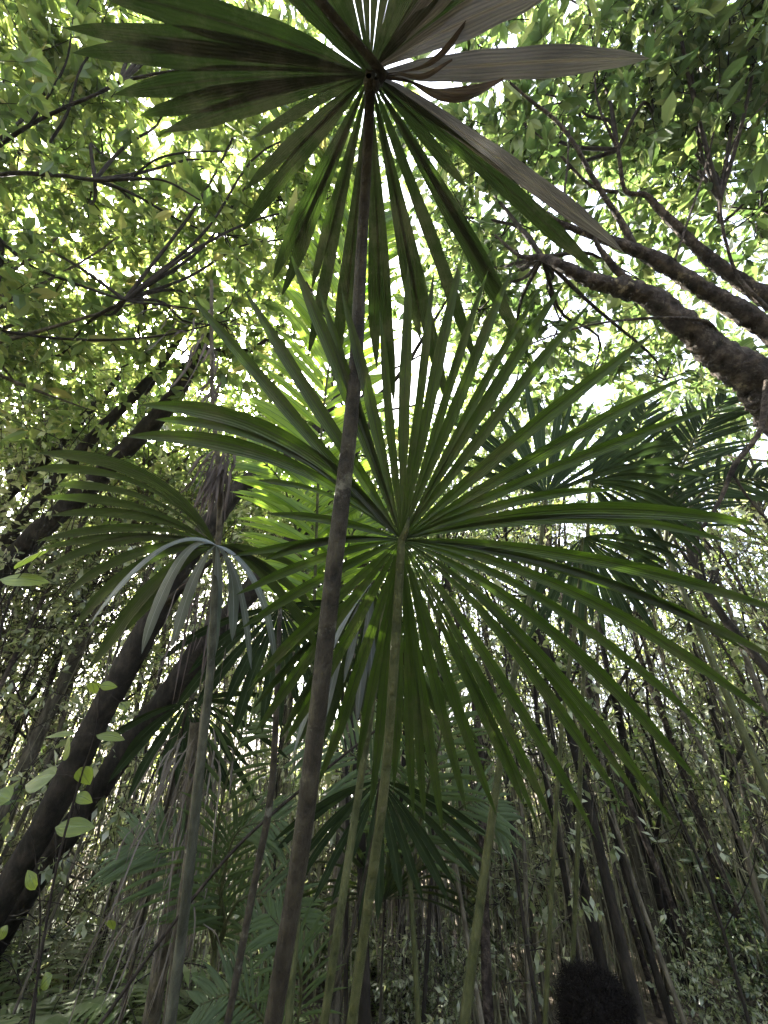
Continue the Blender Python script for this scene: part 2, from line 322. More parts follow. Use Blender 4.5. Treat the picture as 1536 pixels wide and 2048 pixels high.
# --- A: overhead fan palm with the weathered underside
def zA(x, y):
    v = (1024 - y) / F; z = 1.38 / (_sp + v * _cp)
    d = math.hypot(x - 740, y - 150) / 560
    return z * (1 - .06 * d * d)
A = thing('fan_palm', 'tallest fan palm with its weathered leaf spread overhead and torn grey blades on the right', 'palm')
mb = MB()
segA = [(185, -25, 78), (150, 62, 56), (170, 108, 64), (250, 188, 58), (298, 229, 50), (342, 263, 46), (520, 268, 26), (500, 372, 34), (492, 450, 38), (552, 545, 40), (570, 575, 38), (628, 560, 30), (622, 690, 34), (668, 745, 34),
        (700, 640, 36), (752, 715, 36), (785, 780, 34), (836, 660, 40), (890, 790, 38), (948, 712, 36), (1050, 700, 38), (925, 365, 32), (1010, 590, 30), (1182, 532, 44),
        (400, -210, 50), (470, -260, 44), (545, -300, 44), (600, -330, 46), (660, -350, 46), (715, -360, 46), (770, -360, 46), (830, -340, 46), (890, -320, 46), (960, -300, 46), (1040, -240, 52), (1120, -160, 50)]
NA = np.array([0, -.12, 1.])
fan_blade(mb, (740, 150), segA, zA, NA, .12, 42, fuse=1.12, wk=.72)
mb.build('blade', PALM_A, A)
mb = MB(); fan_blade(mb, (745, 148), [(1275, 118, 56, 980, 125), (1228, 492, 38)], zA, NA, .1, 60, fuse=1); fan_blade(mb, (745, 140), [(1130, -40, 62)], zA, NA, .1, fuse=.8); fan_blade(mb, (745, 140), [(980, -120, 50)], zA, NA, .1, fuse=.8)
tag(mb.build('withered_blade', DEAD, A), 'dry grey blade torn off short')
mb = MB()
def strip(mb, pts, wd, mat=0, N=(0, -.5, 1), twist=0, fold=.5, n=24):
    p, r = smooth_line([P(*q) for q in pts], wd, n); N = np.array(N, float)
    if twist:
        T = nrm(np.gradient(p, axis=0)); a = np.linspace(0, twist, n)[:, None]; N0 = nrm(np.cross(T, N)); N1 = np.cross(N0, T); N = N1 * np.cos(a) + N0 * np.sin(a)
    blade(mb, p, N, r, fold, mat)
strip(mb, [(765, 150, .93), (820, 160, .93), (880, 182, .92), (940, 186, .92), (1000, 165, .94), (1040, 135, .96), (1060, 110, .97)], [.01, .016, .03, .026, .012, .008, .004], twist=5)
strip(mb, [(760, 150, .94), (830, 135, .92), (880, 110, .9), (925, 60, .88), (950, 10, .87), (965, -60, .86)], [.012, .014, .012, .016, .014, .006], twist=6)
strip(mb, [(755, 155, .94), (800, 145, .92), (850, 150, .91), (905, 120, .9)], [.012, .016, .012, .004], twist=3)
tag(mb.build('curled_blade', DEADB, A), 'brown blade shrivelled into a curl')
mb = MB(); tube(mb, [P(772, 156, .93), P(735, 110, .9), (P(690, 60, .87)), P(640, 0, .84), P(560, -110, .8)], [.010, .009, .009, .010, .012], 8, 20)
tag(mb.build('dry_stalk', STALK, A), 'dry dark stalk lying across the leaf hub')
mb = MB(); stalk(mb, [(741, 140, .935, 20), (735, 300, 1.03, 20), (722, 520, 1.10, 25), (706, 800, 1.12, 30), (665, 1160, 1.10, 36), (610, 1640, 1.04, 44), (545, 2048, 1.0, 54)], 14)
for x_, y_, s_ in [(738, 165, .015), (760, 158, .011), (752, 170, .010)]:
    p_ = P(x_, y_, .93); a = np.array([tuple(p_ + Vector((math.cos(t) * s_, math.sin(t) * s_, -.006))) for t in np.linspace(0, 6.28, 8)]);
    tube(mb, [p_ + Vector((0, .012, .01)), p_, p_ - Vector((0, .012, .008))], [s_ * .5, s_, s_ * .45], 8, 8)
mb.build('stalk', STALK, A)

# --- B: central fan palm
def zB(x, y):
    d = math.hypot(x - 803, y - 1080) / 600
    return (1.16 + .10 * (y - 1080) / 560 - .06 * (x - 803) / 600) * (1 - .02 * d * d)
B = thing('fan_palm', 'broad green fan palm leaf in the centre fanning full circle from its slim stalk', 'palm')
segB = [(815, 545, 40), (920, 520, 40), (1022, 545, 40), (1120, 580, 44), (1168, 622, 40), (1292, 680, 50), (1355, 765, 46), (1420, 820, 40), (1215, 985, 34, 1040, 975), (1505, 1055, 56, 1150, 970), (1445, 1088, 36, 1180, 990), (1560, 1228, 46, 1180, 1080), (1520, 1425, 42, 1140, 1120),
        (1560, 1330, 36, 1180, 1105), (1390, 1562, 42, 1080, 1180), (1330, 1640, 36, 1060, 1220), (1225, 1590, 38, 1010, 1220), (1180, 1660, 36, 960, 1260), (1100, 1640, 36, 930, 1270), (1045, 1600, 36, 900, 1280), (985, 1610, 36, 870, 1290), (925, 1600, 36), (880, 1640, 38), (850, 1620, 34), (826, 1610, 34), (790, 1560, 34),
        (742, 1600, 34), (715, 1530, 32), (640, 1560, 38, 735, 1290), (575, 1480, 40, 710, 1250), (520, 1450, 40, 680, 1220), (510, 1360, 38, 670, 1190), (495, 1250, 36, 650, 1140), (485, 1185, 34, 640, 1100), (540, 1118, 34, 660, 1060), (480, 1110, 30, 650, 1070), (545, 1030, 32, 660, 1025), (525, 965, 32, 670, 965),
        (275, 882, 60, 560, 850), (300, 822, 64, 570, 800), (395, 605, 44, 590, 840), (330, 850, 52, 560, 830), (495, 595, 46, 650, 830), (590, 528, 48, 690, 760), (690, 600, 40, 745, 820)]
segB += [(868, 560, 30), (968, 560, 30), (1070, 590, 30), (760, 640, 30), (640, 590, 34), (1400, 1460, 32, 1110, 1150), (1270, 1600, 30, 1030, 1210), (1070, 1640, 28, 915, 1270), (1480, 1300, 30, 1150, 1090)]
NB = np.array([0, .62, .78])
mb = MB(); fan_blade(mb, (803, 1080), segB, zB, NB, .34, 36, fuse=.90, wk=.60); mb.build('blade', PALM_G, B)
mb = MB(); stalk(mb, [(803, 1076, 1.15, 15), (800, 1130, 1.14, 17), (790, 1300, 1.13, 20), (770, 1560, 1.10, 22), (735, 1820, 1.05, 25), (703, 2048, 1.0, 28)], 12)
tube(mb, [P(803, 1080, 1.15), P(812, 1060, 1.14), P(818, 1035, 1.15)], [.011, .009, .003], 8, 8)
mb.build('stalk', STALK_G, B)

# --- C: left fan palm with arching and silver blades
def zC(x, y): return 1.45 + .12 * (y - 1092) / 300 + .05 * (x - 432) / 300
Cc = thing('fan_palm', 'left fan palm with arching green blades and silvery drooping blades catching the sky', 'palm')
segC = [(85, 915, 44, 330, 900), (75, 945, 44, 300, 915), (120, 975, 42, 320, 960), (95, 1000, 34, 300, 985), (110, 1035, 32, 300, 1000), (85, 1085, 28, 290, 1020), (90, 1100, 26, 270, 1045), (100, 1140, 28, 250, 1040), (140, 1190, 30, 270, 1065),
        (155, 1255, 32, 280, 1075), (190, 1330, 40, 320, 1110), (260, 1255, 40, 350, 1120), (540, 1150, 26, 490, 1090), (600, 1140, 26, 510, 1085), (625, 1220, 30, 540, 1110), (640, 1320, 36, 560, 1130)]
mb = MB(); fan_blade(mb, (432, 1092), segC, zC, (0.1, .55, .8), .25, 30, wk=.66); mb.build('blade', PALM_C, Cc)
segS = [(190, 1245, 20, 330, 1030), (290, 1300, 38, 355, 1050), (345, 1290, 36, 390, 1120), (415, 1345, 36, 445, 1170), (462, 1275, 32, 480, 1130), (500, 1330, 20, 485, 1120), (548, 1330, 22, 530, 1120)]
mb = MB(); fan_blade(mb, (432, 1090), segS, lambda x, y: zC(x, y) - .04, (.25, -1, .1), .15, 34, wk=.62); tag(mb.build('drooping_blade', PALM_S, Cc), 'silvery blade bending downwards')
mb = MB(); stalk(mb, [(432, 1090, 1.44, 12), (430, 1180, 1.44, 14), (420, 1350, 1.42, 17), (400, 1540, 1.38, 20), (372, 1800, 1.3, 24), (340, 2048, 1.22, 28)], 10); mb.build('stalk', STALK_P, Cc)

# --- other fan palms, generic radial leaves
def gen_fan(name, label, hub, rad, z0, a0, a1, n, wpx, material, seed, pts, smat=STALK_G, sag=.25, N=(0, .5, .85), grp=None, tilt=0.0, extra=None):
    rng = np.random.default_rng(seed); t = thing(name, label, 'palm', grp); segs = []
    for k in range(n):
        a = R(a0 + (a1 - a0) * (k + .5 + rng.uniform(-.25, .25)) / n); r = rad * rng.uniform(.78, 1.08)
        dx, dy = math.cos(a) * r, -math.sin(a) * r
        segs.append((hub[0] + dx, hub[1] + dy + sag * abs(dx) * rng.uniform(.6, 1.2), wpx * rng.uniform(.85, 1.15), hub[0] + dx * .55, hub[1] + dy * .55 - sag * abs(dx) * .25))
    mb = MB(); fan_blade(mb, hub, segs, lambda x, y: z0 * (1 + tilt * (y - hub[1]) / rad), np.array(N), .3, wpx, n=14); mb.build('blade', material, t)
    if extra:
        mb = MB(); extra(mb); mb.build('drooping_blade', PALM_S, t)
    mb = MB(); stalk(mb, pts, 8, n=28, k=.8); mb.build('stalk', smat, t)
    return t
gen_fan('fan_palm', 'dim upright fan palm half hidden behind the right side of the central leaf', (1092, 990), 230, 2.1, 20, 165, 15, 18, PALM_D, 11,
        [(1092, 990, 2.1, 10), (1075, 1130, 2.1, 13), (1050, 1240, 2.05, 15), (1015, 1430, 1.95, 18), (975, 1700, 1.8, 24), (928, 2048, 1.6, 34)], tilt=-.1, sag=.1)
gen_fan('fan_palm', 'dark fan palm at the right whose blades point sideways past the thick trunk', (1180, 965), 225, 2.6, -60, 75, 17, 17, PALM_D, 12,
        [(1180, 965, 2.6, 9), (1172, 1150, 2.6, 11), (1165, 1400, 2.55, 12), (1155, 1700, 2.4, 14), (1140, 2048, 2.2, 16)], sag=.3)
gen_fan('fan_palm', 'dark fan palm with blades hanging below the right side of the central leaf', (1165, 1075), 205, 2.4, -140, 8, 20, 16, PALM_D, 13,
        [(1165, 1075, 2.4, 9), (1150, 1250, 2.4, 11), (1120, 1500, 2.3, 12), (1090, 2048, 2.0, 16)], sag=.2)
gen_fan('fan_palm', 'drooping fan palm behind the central stalk with pale blades hanging like ribbons', (742, 1168), 330, 1.7, -150, -50, 13, 30, PALM_C, 14,
        [(775, 1160, 1.62, 15), (768, 1230, 1.6, 17), (745, 1400, 1.55, 19), (715, 1600, 1.45, 20), (680, 1830, 1.3, 24), (648, 2048, 1.22, 28)], sag=.15, N=(0, -.1, 1),
        extra=lambda mb: fan_blade(mb, (742, 1168), [(715, 1430, 26, 735, 1250), (640, 1470, 22, 690, 1230), (590, 1500, 20, 670, 1230), (690, 1360, 20, 715, 1230), (745, 1390, 20, 740, 1280)], lambda x, y: 1.62, (0, -.8, .6), .2))
gen_fan('fan_palm', 'shaded fan palm between the silvery leaf and the tall mottled stalk', (560, 1215), 230, 2.1, -175, 10, 16, 24, PALM_D, 15,
        [(560, 1215, 2.1, 10), (555, 1350, 2.05, 14), (543, 1580, 1.95, 20), (510, 1760, 1.85, 22), (455, 2048, 1.7, 24)], smat=STALK, sag=.3)
gen_fan('fan_palm', 'small shaded fan palm low on the left among the dark trunks', (375, 1405), 190, 2.6, -170, 20, 15, 20, PALM_D, 16,
        [(375, 1405, 2.6, 9), (345, 1560, 2.6, 10), (300, 1760, 2.5, 12), (240, 2048, 2.3, 14)], smat=STALK, sag=.3)
gen_fan('fan_palm', 'low fan palm with dry-tipped blades under the tall mottled stalk', (760, 1560), 260, 2.3, -170, -10, 15, 22, PALM_D, 17,
        [(760, 1560, 2.3, 9), (740, 1700, 2.3, 10), (700, 1880, 2.2, 11), (650, 2048, 2.1, 12)], smat=STALK, sag=.3)
gen_fan('fan_palm', 'pale grass-like fan palm low in the middle beside the two green stalks', (770, 1800), 230, 3.2, -5, 185, 18, 15, PALM_C, 18,
        [(770, 1800, 3.2, 7), (765, 1900, 3.2, 8), (760, 2048, 3.1, 9)], smat=STALK, sag=.6)

# ------------------------------------------------------------------ feather palms
def feather(mb, mbr, pts, leafl, nl, wpx, seed, ang=55, N=(0, -.6, .8), mat=0, w0=8):
    """one feather frond: rachis through pts (px,py,z), leaflets both sides"""
    rng = np.random.default_rng(seed)
    p, _ = smooth_line([P(*q) for q in pts], [1] * len(pts), nl); T = nrm(np.gradient(p, axis=0)); N = nrm(np.array(camo.location) - p[nl // 2]) * .85 + np.array([0, 0, .35])
    z = pts[0][2]; tube(mbr, p, np.linspace(w0, 2, nl) * z / F / 2, 6)
    for k in range(int(nl * .12), nl):
        t = k / (nl - 1); L = leafl * z / F * (math.sin(math.pi * (.16 + .78 * t)) ** .6) * rng.uniform(.9, 1.08)
        Nn = nrm(N - T[k] * (N @ T[k])); Sd = np.cross(T[k], Nn)
        for s in (-1, 1):
            a = R(ang * (1 - .35 * t) + rng.uniform(-9, 9)); d = T[k] * math.cos(a) + s * Sd * math.sin(a) + Nn * rng.uniform(-.15, .25)
            q = bez(p[k], p[k] + d * L * .55, p[k] + d * L + np.array([0, 0, -.18 * L]), 7)
            blade(mb, q, Nn, wpx * z / F * np.array([.35, .85, 1, .95, .8, .45, .02]), .35, mat)
def feather_palm(label, fronds, material, rm=STALK_G, grp=None):
    t = thing('feather_palm', label, 'palm', grp)
    mr = MB()
    for i, (pts, L, nl, wpx, a) in enumerate(fronds):
        mb = MB(); feather(mb, mr, pts, L, nl, wpx, i + len(label), a); mb.build('frond', material, t)
    p0 = fronds[0][0][0]; b = P(*p0); e = Vector((b.x * 1.0, b.y + .1, -.05))
    tube(mr, [b, b.lerp(e, .5) + Vector((.03, 0, 0)), e], [5 * p0[2] / F, 6 * p0[2] / F, 8 * p0[2] / F], 8, 12)
    mr.build('stem', rm, t)
    return t
feather_palm('sunlit yellow-green feather palm with comb-like fronds left of the tall stalk', [
    ([(625, 1330, 2.4), (632, 1100, 2.4), (640, 900, 2.4), (660, 720, 2.4), (700, 520, 2.4), (745, 420, 2.4)], 165, 50, 15, 62),
    ([(625, 1330, 2.5), (610, 1180, 2.5), (590, 1050, 2.5), (560, 960, 2.5), (500, 900, 2.5)], 120, 26, 12, 60),
    ([(625, 1330, 2.45), (680, 1180, 2.45), (700, 1080, 2.45), (740, 1000, 2.5)], 110, 22, 12, 60)], FEATHER)
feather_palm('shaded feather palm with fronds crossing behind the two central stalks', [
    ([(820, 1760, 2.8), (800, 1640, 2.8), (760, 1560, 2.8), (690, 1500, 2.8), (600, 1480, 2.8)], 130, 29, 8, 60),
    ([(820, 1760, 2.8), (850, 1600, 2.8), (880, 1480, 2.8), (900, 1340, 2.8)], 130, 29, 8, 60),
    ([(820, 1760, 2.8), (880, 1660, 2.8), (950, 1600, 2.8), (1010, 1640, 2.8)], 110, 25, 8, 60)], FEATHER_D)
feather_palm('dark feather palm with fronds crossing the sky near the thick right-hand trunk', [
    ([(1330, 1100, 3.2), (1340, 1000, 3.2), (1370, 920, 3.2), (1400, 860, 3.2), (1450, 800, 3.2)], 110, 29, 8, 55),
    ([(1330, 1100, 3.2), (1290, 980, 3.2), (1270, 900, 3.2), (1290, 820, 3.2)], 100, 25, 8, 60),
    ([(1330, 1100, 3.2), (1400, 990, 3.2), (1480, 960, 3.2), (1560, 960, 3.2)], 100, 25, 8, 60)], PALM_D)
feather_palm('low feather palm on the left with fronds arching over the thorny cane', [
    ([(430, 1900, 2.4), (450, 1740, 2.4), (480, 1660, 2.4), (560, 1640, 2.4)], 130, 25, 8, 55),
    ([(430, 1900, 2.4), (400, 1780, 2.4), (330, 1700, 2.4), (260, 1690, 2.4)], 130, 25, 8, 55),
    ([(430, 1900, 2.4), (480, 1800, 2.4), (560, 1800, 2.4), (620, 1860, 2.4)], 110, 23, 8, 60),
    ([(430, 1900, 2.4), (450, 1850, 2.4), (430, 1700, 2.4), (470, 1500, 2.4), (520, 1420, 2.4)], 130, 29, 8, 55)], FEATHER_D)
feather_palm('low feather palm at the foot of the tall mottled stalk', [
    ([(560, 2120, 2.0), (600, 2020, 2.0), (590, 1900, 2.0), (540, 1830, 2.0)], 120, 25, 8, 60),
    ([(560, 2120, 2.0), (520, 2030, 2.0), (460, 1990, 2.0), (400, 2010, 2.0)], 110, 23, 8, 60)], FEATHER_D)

# thorny cane
cane = thing('thorny_cane', 'thin black thorny cane slanting up behind the tall mottled stalk', 'cane')
mb = MB(); p, r = smooth_line([P(110, 2160, 1.75), P(200, 2048, 1.8), P(350, 1843, 1.9), P(500, 1668, 2.0), (P(720, 1485, 2.1)), P(800, 1430, 2.15)], [.009, .009, .0085, .008, .006, .003], 60)
e = Vector(p[0]); g = Vector((e.x - .3, e.y - .2, -.05)); tube(mb, [g, (g + e) / 2 + Vector((.03, 0, 0))] + [Vector(q) for q in p], [.012, .010] + list(r), 8)
mb.build('stem', TWIG, cane)
mb = MB(); rng = np.random.default_rng(5)
for k in range(2, 56):
    for _ in range(2):
        d = rnd_dir(rng, 1)[0]; d[1] -= .3; tube(mb, [p[k], p[k] + d * .012, p[k] + d * .024], [.0022, .0014, .0002], 3)
tag(mb.build('thorn', TWIG, cane), kind='stuff')

# ------------------------------------------------------------------ withered palms
def strips_mesh(rng, top, spread, length, n, wd, lean=(0, 0, 0)):
    mb = MB()
    for k in range(n):
        o = Vector((rng.normal() * spread, rng.normal() * spread, rng.uniform(-.1, .1))); d = Vector((rng.normal() * .16 - .04, rng.normal() * .16, -1)) * length * rng.uniform(.4, 1.1)
        a = top + o; m1 = a + Vector((o.x * .5, o.y * .5, .02)) + d * .25
        p, r = smooth_line([a, m1, a + o * .6 + d * .65, a + o * .7 + d], [.004, wd, wd * .8, .001], 12)
        T = nrm(np.gradient(p, axis=0)); N0 = nrm(rng.normal(size=3)); aa = np.linspace(0, rng.uniform(-3, 3), 12)[:, None]
        N1 = nrm(N0 - T * (T @ N0)[:, None]); N = N1 * np.cos(aa) + np.cross(T, N1) * np.sin(aa)
        blade(mb, p, N, r, .5)
    return mb
def withered(label, stem_pts, tops, matl, seed):
    t = thing('withered_palm', label, 'palm'); rng = np.random.default_rng(seed)
    for (px, py, z, spr, ln, n, wd) in tops:
        tag(strips_mesh(rng, P(px, py, z), spr, ln, n, wd).build('dead_frond', matl, t), kind='stuff')
    mb = MB(); stalk(mb, stem_pts, 8, n=40); mb.build('stem', BARK_G, t)
withered('withered palm with a ragged brown clump hanging above the left fan palm', [(423, 560, 2.2, 8), (425, 800, 2.2, 9), (440, 1000, 2.2, 12), (425, 1200, 2.2, 12), (400, 1500, 2.1, 14), (330, 2048, 1.9, 16)],
         [(442, 930, 2.2, .03, .24, 80, .016), (428, 780, 2.2, .02, .28, 18, .010), (400, 680, 2.2, .06, .25, 22, .014), (430, 1190, 2.2, .05, .5, 26, .012)], DEADB, 21)
withered('withered palm with a skirt of grey hanging fronds low on the left', [(392, 1440, 2.6, 26), (375, 1600, 2.6, 34), (345, 1800, 2.5, 40), (300, 2048, 2.4, 46)],
         [(395, 1480, 2.5, .07, .5, 34, .014), (372, 1640, 2.5, .08, .55, 44, .012), (335, 1800, 2.4, .10, .5, 40, .012)], DEAD_F, 22)
withered('withered palm with thin dry fronds low in the middle of the grove', [(840, 1560, 4.2, 14), (835, 1750, 4.2, 18), (830, 2048, 4.0, 22)],
         [(840, 1600, 4.1, .12, 1.2, 60, .012), (835, 1750, 4.1, .14, 1.0, 60, .010)], DEAD_F, 23)

# ------------------------------------------------------------------ traced trees
def limb(mb, pts, sides=10, n=None, seed=1, rough=.16):
    p = [P(a, b, z) for a, b, z, w_ in pts]; r = radii(pts)
    tube(mb, p, r, sides + 4, n or max(8, len(pts) * 11), 0, rough * 1.5, np.random.default_rng(seed))
    return p
def blob_sprays(lmb, tmb, bmb, rng, blobs, leaf, nleaf, width=1.0, simple=False, root=None, twl=.3):
    """blobs: (px, py, z, radius m, number of leafy twigs)"""
    for (px, py, z, rad, n) in blobs:
        c0 = np.array(tuple(P(px, py, z))); pos = c0 + rng.normal(size=(n, 3)) * rad * np.array([.5, .5, .38]); d = nrm((pos - c0) * .8 + rnd_dir(rng, n) * rad * .6 + np.array([0, 0, .05]))
        sprays(lmb, tmb, rng, pos, d, rng.uniform(.5, 1.2, n) * twl, leaf, nleaf, width, simple)
        if bmb is not None:
            src = np.array(tuple(P(*root))) if root else c0 - np.array([0, 0, rad])
            if root: tube(bmb, [src, src + (c0 - src) * .35 + rng.normal(size=3) * .06, src + (c0 - src) * .7 + rng.normal(size=3) * .08, c0], [.018, .014, .011, .008], 5, 12)
            for k in rng.choice(n, min(n, max(4, n // 5)), replace=False):
                m_ = c0 + (pos[k] - c0) * .5 + rng.normal(size=3) * rad * .12
                tube(bmb, [c0, m_, pos[k]], [.008, .006, .003], 4, 6)
def traced_tree(name, label, cat, limbs, blobs, bark, leafm, leaf, nleaf, seed, width=1.0, grp=None, base=None):
    rng = np.random.default_rng(seed); t = thing(name, label, cat, grp)
    tm = MB()
    for i, lp in enumerate(limbs):
        limb(tm, lp, 12 if lp[0][3] > 30 else 7, seed=seed * 10 + i)
    if base:                                         # (x, y) on the ground
        a = P(*limbs[0][0][:3]); w0 = radii(limbs[0])[0]
        tube(tm, [Vector((base[0], base[1], -.1)), Vector((base[0], base[1], 0)).lerp(a, .5) + Vector((.05, 0, 0)), a], [w0 * 1.35, w0 * 1.12, w0], 12, 16, 0, .12, rng)
    tm.build('trunk', bark, t)
    lm = MB(); wm = MB()
    for root, bl in blobs: blob_sprays(lm, wm, wm, rng, bl, leaf, nleaf, width, root=root)
    cr = lm.build('crown', leafm, t, smooth=False); tag(wm.build('twigs', TWIG, cr), kind='stuff')
    return t

ZR = 2.9
traced_tree('spreading_tree', 'stout leaning tree at the right edge with mottled bark and long branches over the palms', 'tree', [
    [(1640, 880, ZR, 190), (1560, 800, ZR, 145), (1500, 750, ZR, 104), (1430, 703, ZR, 78), (1370, 650, ZR, 60), (1300, 595, ZR, 54), (1240, 575, ZR, 44), (1180, 560, ZR, 34), (1130, 535, ZR, 26), (1085, 515, ZR + .1, 18), (1040, 512, ZR + .2, 11), (990, 470, ZR + .3, 6)],
    [(1620, 730, ZR + .1, 80), (1536, 660, ZR + .1, 56), (1460, 610, ZR + .1, 48), (1400, 575, ZR + .1, 44), (1330, 530, ZR + .1, 38), (1270, 500, ZR + .1, 30), (1215, 480, ZR + .1, 24), (1160, 462, ZR + .15, 18), (1110, 440, ZR + .2, 12), (1060, 400, ZR + .25, 8), (985, 355, ZR + .3, 5)],
    [(1272, 500, ZR + .1, 20), (1240, 440, ZR + .1, 16), (1210, 395, ZR + .1, 13), (1180, 345, ZR + .1, 12), (1150, 290, ZR + .1, 11), (1110, 240, ZR + .1, 10), (1060, 200, ZR + .1, 8), (1020, 165, ZR + .1, 6)],
    [(1620, 640, ZR + .3, 60), (1540, 600, ZR + .3, 48), (1470, 555, ZR + .3, 38), (1410, 510, ZR + .3, 30), (1360, 460, ZR + .3, 24), (1320, 420, ZR + .3, 20), (1290, 390, ZR + .3, 14), (1250, 380, ZR + .3, 11), (1235, 300, ZR + .3, 9), (1200, 220, ZR + .3, 8), (1190, 140, ZR + .4, 7), (1210, 60, ZR + .5, 5), (1225, -20, ZR + .6, 4)],
    [(1265, 575, ZR, 24), (1225, 530, ZR, 17), (1195, 490, ZR, 11), (1190, 462, ZR, 6)],
    [(1236, 385, ZR + .3, 9), (1180, 370, ZR + .3, 8), (1110, 300, ZR + .3, 6), (1040, 240, ZR + .4, 4)],
    [(1215, 480, ZR, 10), (1135, 420, ZR, 7), (1135, 330, ZR, 6), (1140, 250, ZR, 4)],
    [(1536, 620, ZR + .2, 14), (1470, 540, ZR + .2, 9), (1440, 400, ZR + .2, 8), (1470, 280, ZR + .2, 6), (1536, 200, ZR + .2, 4)],
    [(1350, 520, ZR, 8), (1420, 300, ZR + .2, 6), (1440, 150, ZR + .2, 4)],
    [(1440, 700, ZR, 18), (1400, 640, ZR - .1, 10), (1180, 650, ZR - .1, 5), (980, 720, ZR, 2)],
    [(1536, 760, ZR - .3, 18), (1520, 860, ZR - .3, 14), (1470, 930, ZR - .3, 13), (1440, 1000, ZR - .3, 10), (1400, 1060, ZR - .3, 7), (1330, 1130, ZR - .2, 3)],
    [(1460, 940, ZR - .3, 7), (1500, 1000, ZR - .3, 6), (1560, 1070, ZR - .3, 4)],
    ],
    [((1235, 300, ZR + .3), [(1150, 200, 3.6, .65, 95), (1300, 180, 3.6, .65, 110), (1020, 330, 3.7, .55, 65), (1180, 20, 3.7, .6, 60), (1000, 120, 3.9, .6, 60)]),
     ((1440, 400, ZR + .2), [(1450, 250, 3.5, .65, 120), (1380, 60, 3.5, .65, 120), (1500, 80, 3.3, .6, 110), (1520, 420, 3.6, .55, 80), (1350, 330, 3.8, .5, 60), (1560, -120, 3.4, .7, 60), (1300, -120, 3.4, .7, 60)]),
     ((1085, 515, ZR + .1), [(1000, 480, 3.7, .5, 45), (1120, 640, 3.8, .5, 50), (960, 620, 4.0, .5, 40), (1330, 760, 4.0, .5, 50), (1180, 760, 4.4, .6, 60), (1010, 800, 4.6, .5, 40), (900, 420, 4.4, .5, 50), (850, 250, 4.4, .4, 30), (960, 540, 4.8, .5, 50), (870, 560, 5.2, .4, 16), (1280, 560, 4.2, .5, 50)])],
    BARK_B, LEAF_R, .13, 13, 31, base=(3.9, 2.6))

ZL = 3.6
traced_tree('spreading_tree', 'broadleaf tree reaching in from the left edge with a thin dark branch and yellow-green leaves', 'tree', [
    [(-260, 480, ZL, 60), (-120, 390, ZL, 34), (0, 350, ZL, 12), (110, 350, ZL, 11), (190, 360, ZL, 10), (260, 358, ZL, 9), (330, 362, ZL, 6), (400, 400, ZL, 4)],
    [(260, 358, ZL, 7), (310, 320, ZL, 6), (370, 305, ZL, 5), (450, 302, ZL, 3)],
    [(-160, 420, ZL, 30), (-60, 330, ZL, 16), (0, 290, ZL, 12), (60, 250, ZL, 11), (130, 215, ZL, 10), (190, 190, ZL, 9), (240, 165, ZL, 9), (300, 150, ZL, 8), (400, 130, ZL, 5), (480, 90, ZL, 3)],
    [(60, 250, ZL, 8), (130, 130, ZL, 6), (150, 20, ZL, 4), (190, -60, ZL, 3)],
    [(100, 285, ZL, 8), (135, 225, ZL, 8), (165, 130, ZL, 6), (230, 60, ZL, 3)],
    [(0, 480, ZL, 14), (60, 530, ZL, 8), (130, 560, ZL, 7), (250, 600, ZL, 6), (330, 610, ZL, 6), (400, 620, ZL, 3)],
    [(-160, 420, ZL, 30), (-100, 470, ZL, 22), (0, 480, ZL, 14), (-10, 640, ZL, 9), (60, 670, ZL, 8), (200, 680, ZL, 7), (330, 670, ZL, 5), (460, 640, ZL, 3)],
    ],
    [((-60, 330, ZL), [(60, 120, 4.3, .7, 85), (40, 300, 4.4, .6, 60), (200, 60, 4.3, .7, 75), (-60, 0, 4.2, .7, 40)]),
     ((190, 360, ZL), [(200, 260, 4.4, .6, 65), (330, 170, 4.5, .65, 65), (180, 400, 4.5, .6, 60), (420, 330, 4.7, .6, 55), (300, 450, 4.8, .5, 35), (450, 470, 4.6, .5, 35)]),
     ((250, 600, ZL), [(180, 620, 4.8, .45, 14), (300, 690, 4.8, .55, 40), (450, 650, 4.6, .55, 45), (60, 700, 4.8, .6, 40), (60, 480, 4.8, .5, 12), (400, 500, 5.2, .6, 22), (560, 480, 5.2, .55, 60), (560, 300, 5.0, .5, 50), (650, 420, 5.2, .5, 50), (480, 600, 5.2, .5, 40), (560, 120, 5.0, .5, 40), (640, 250, 5.0, .4, 30)]),
     ((240, 165, ZL), [(450, 60, 4.6, .6, 50), (400, -80, 4.4, .6, 50), (200, -140, 4.4, .7, 50)])],
    BARK_D, LEAF_L, .17, 12, 32, base=(-5.2, 2.2))

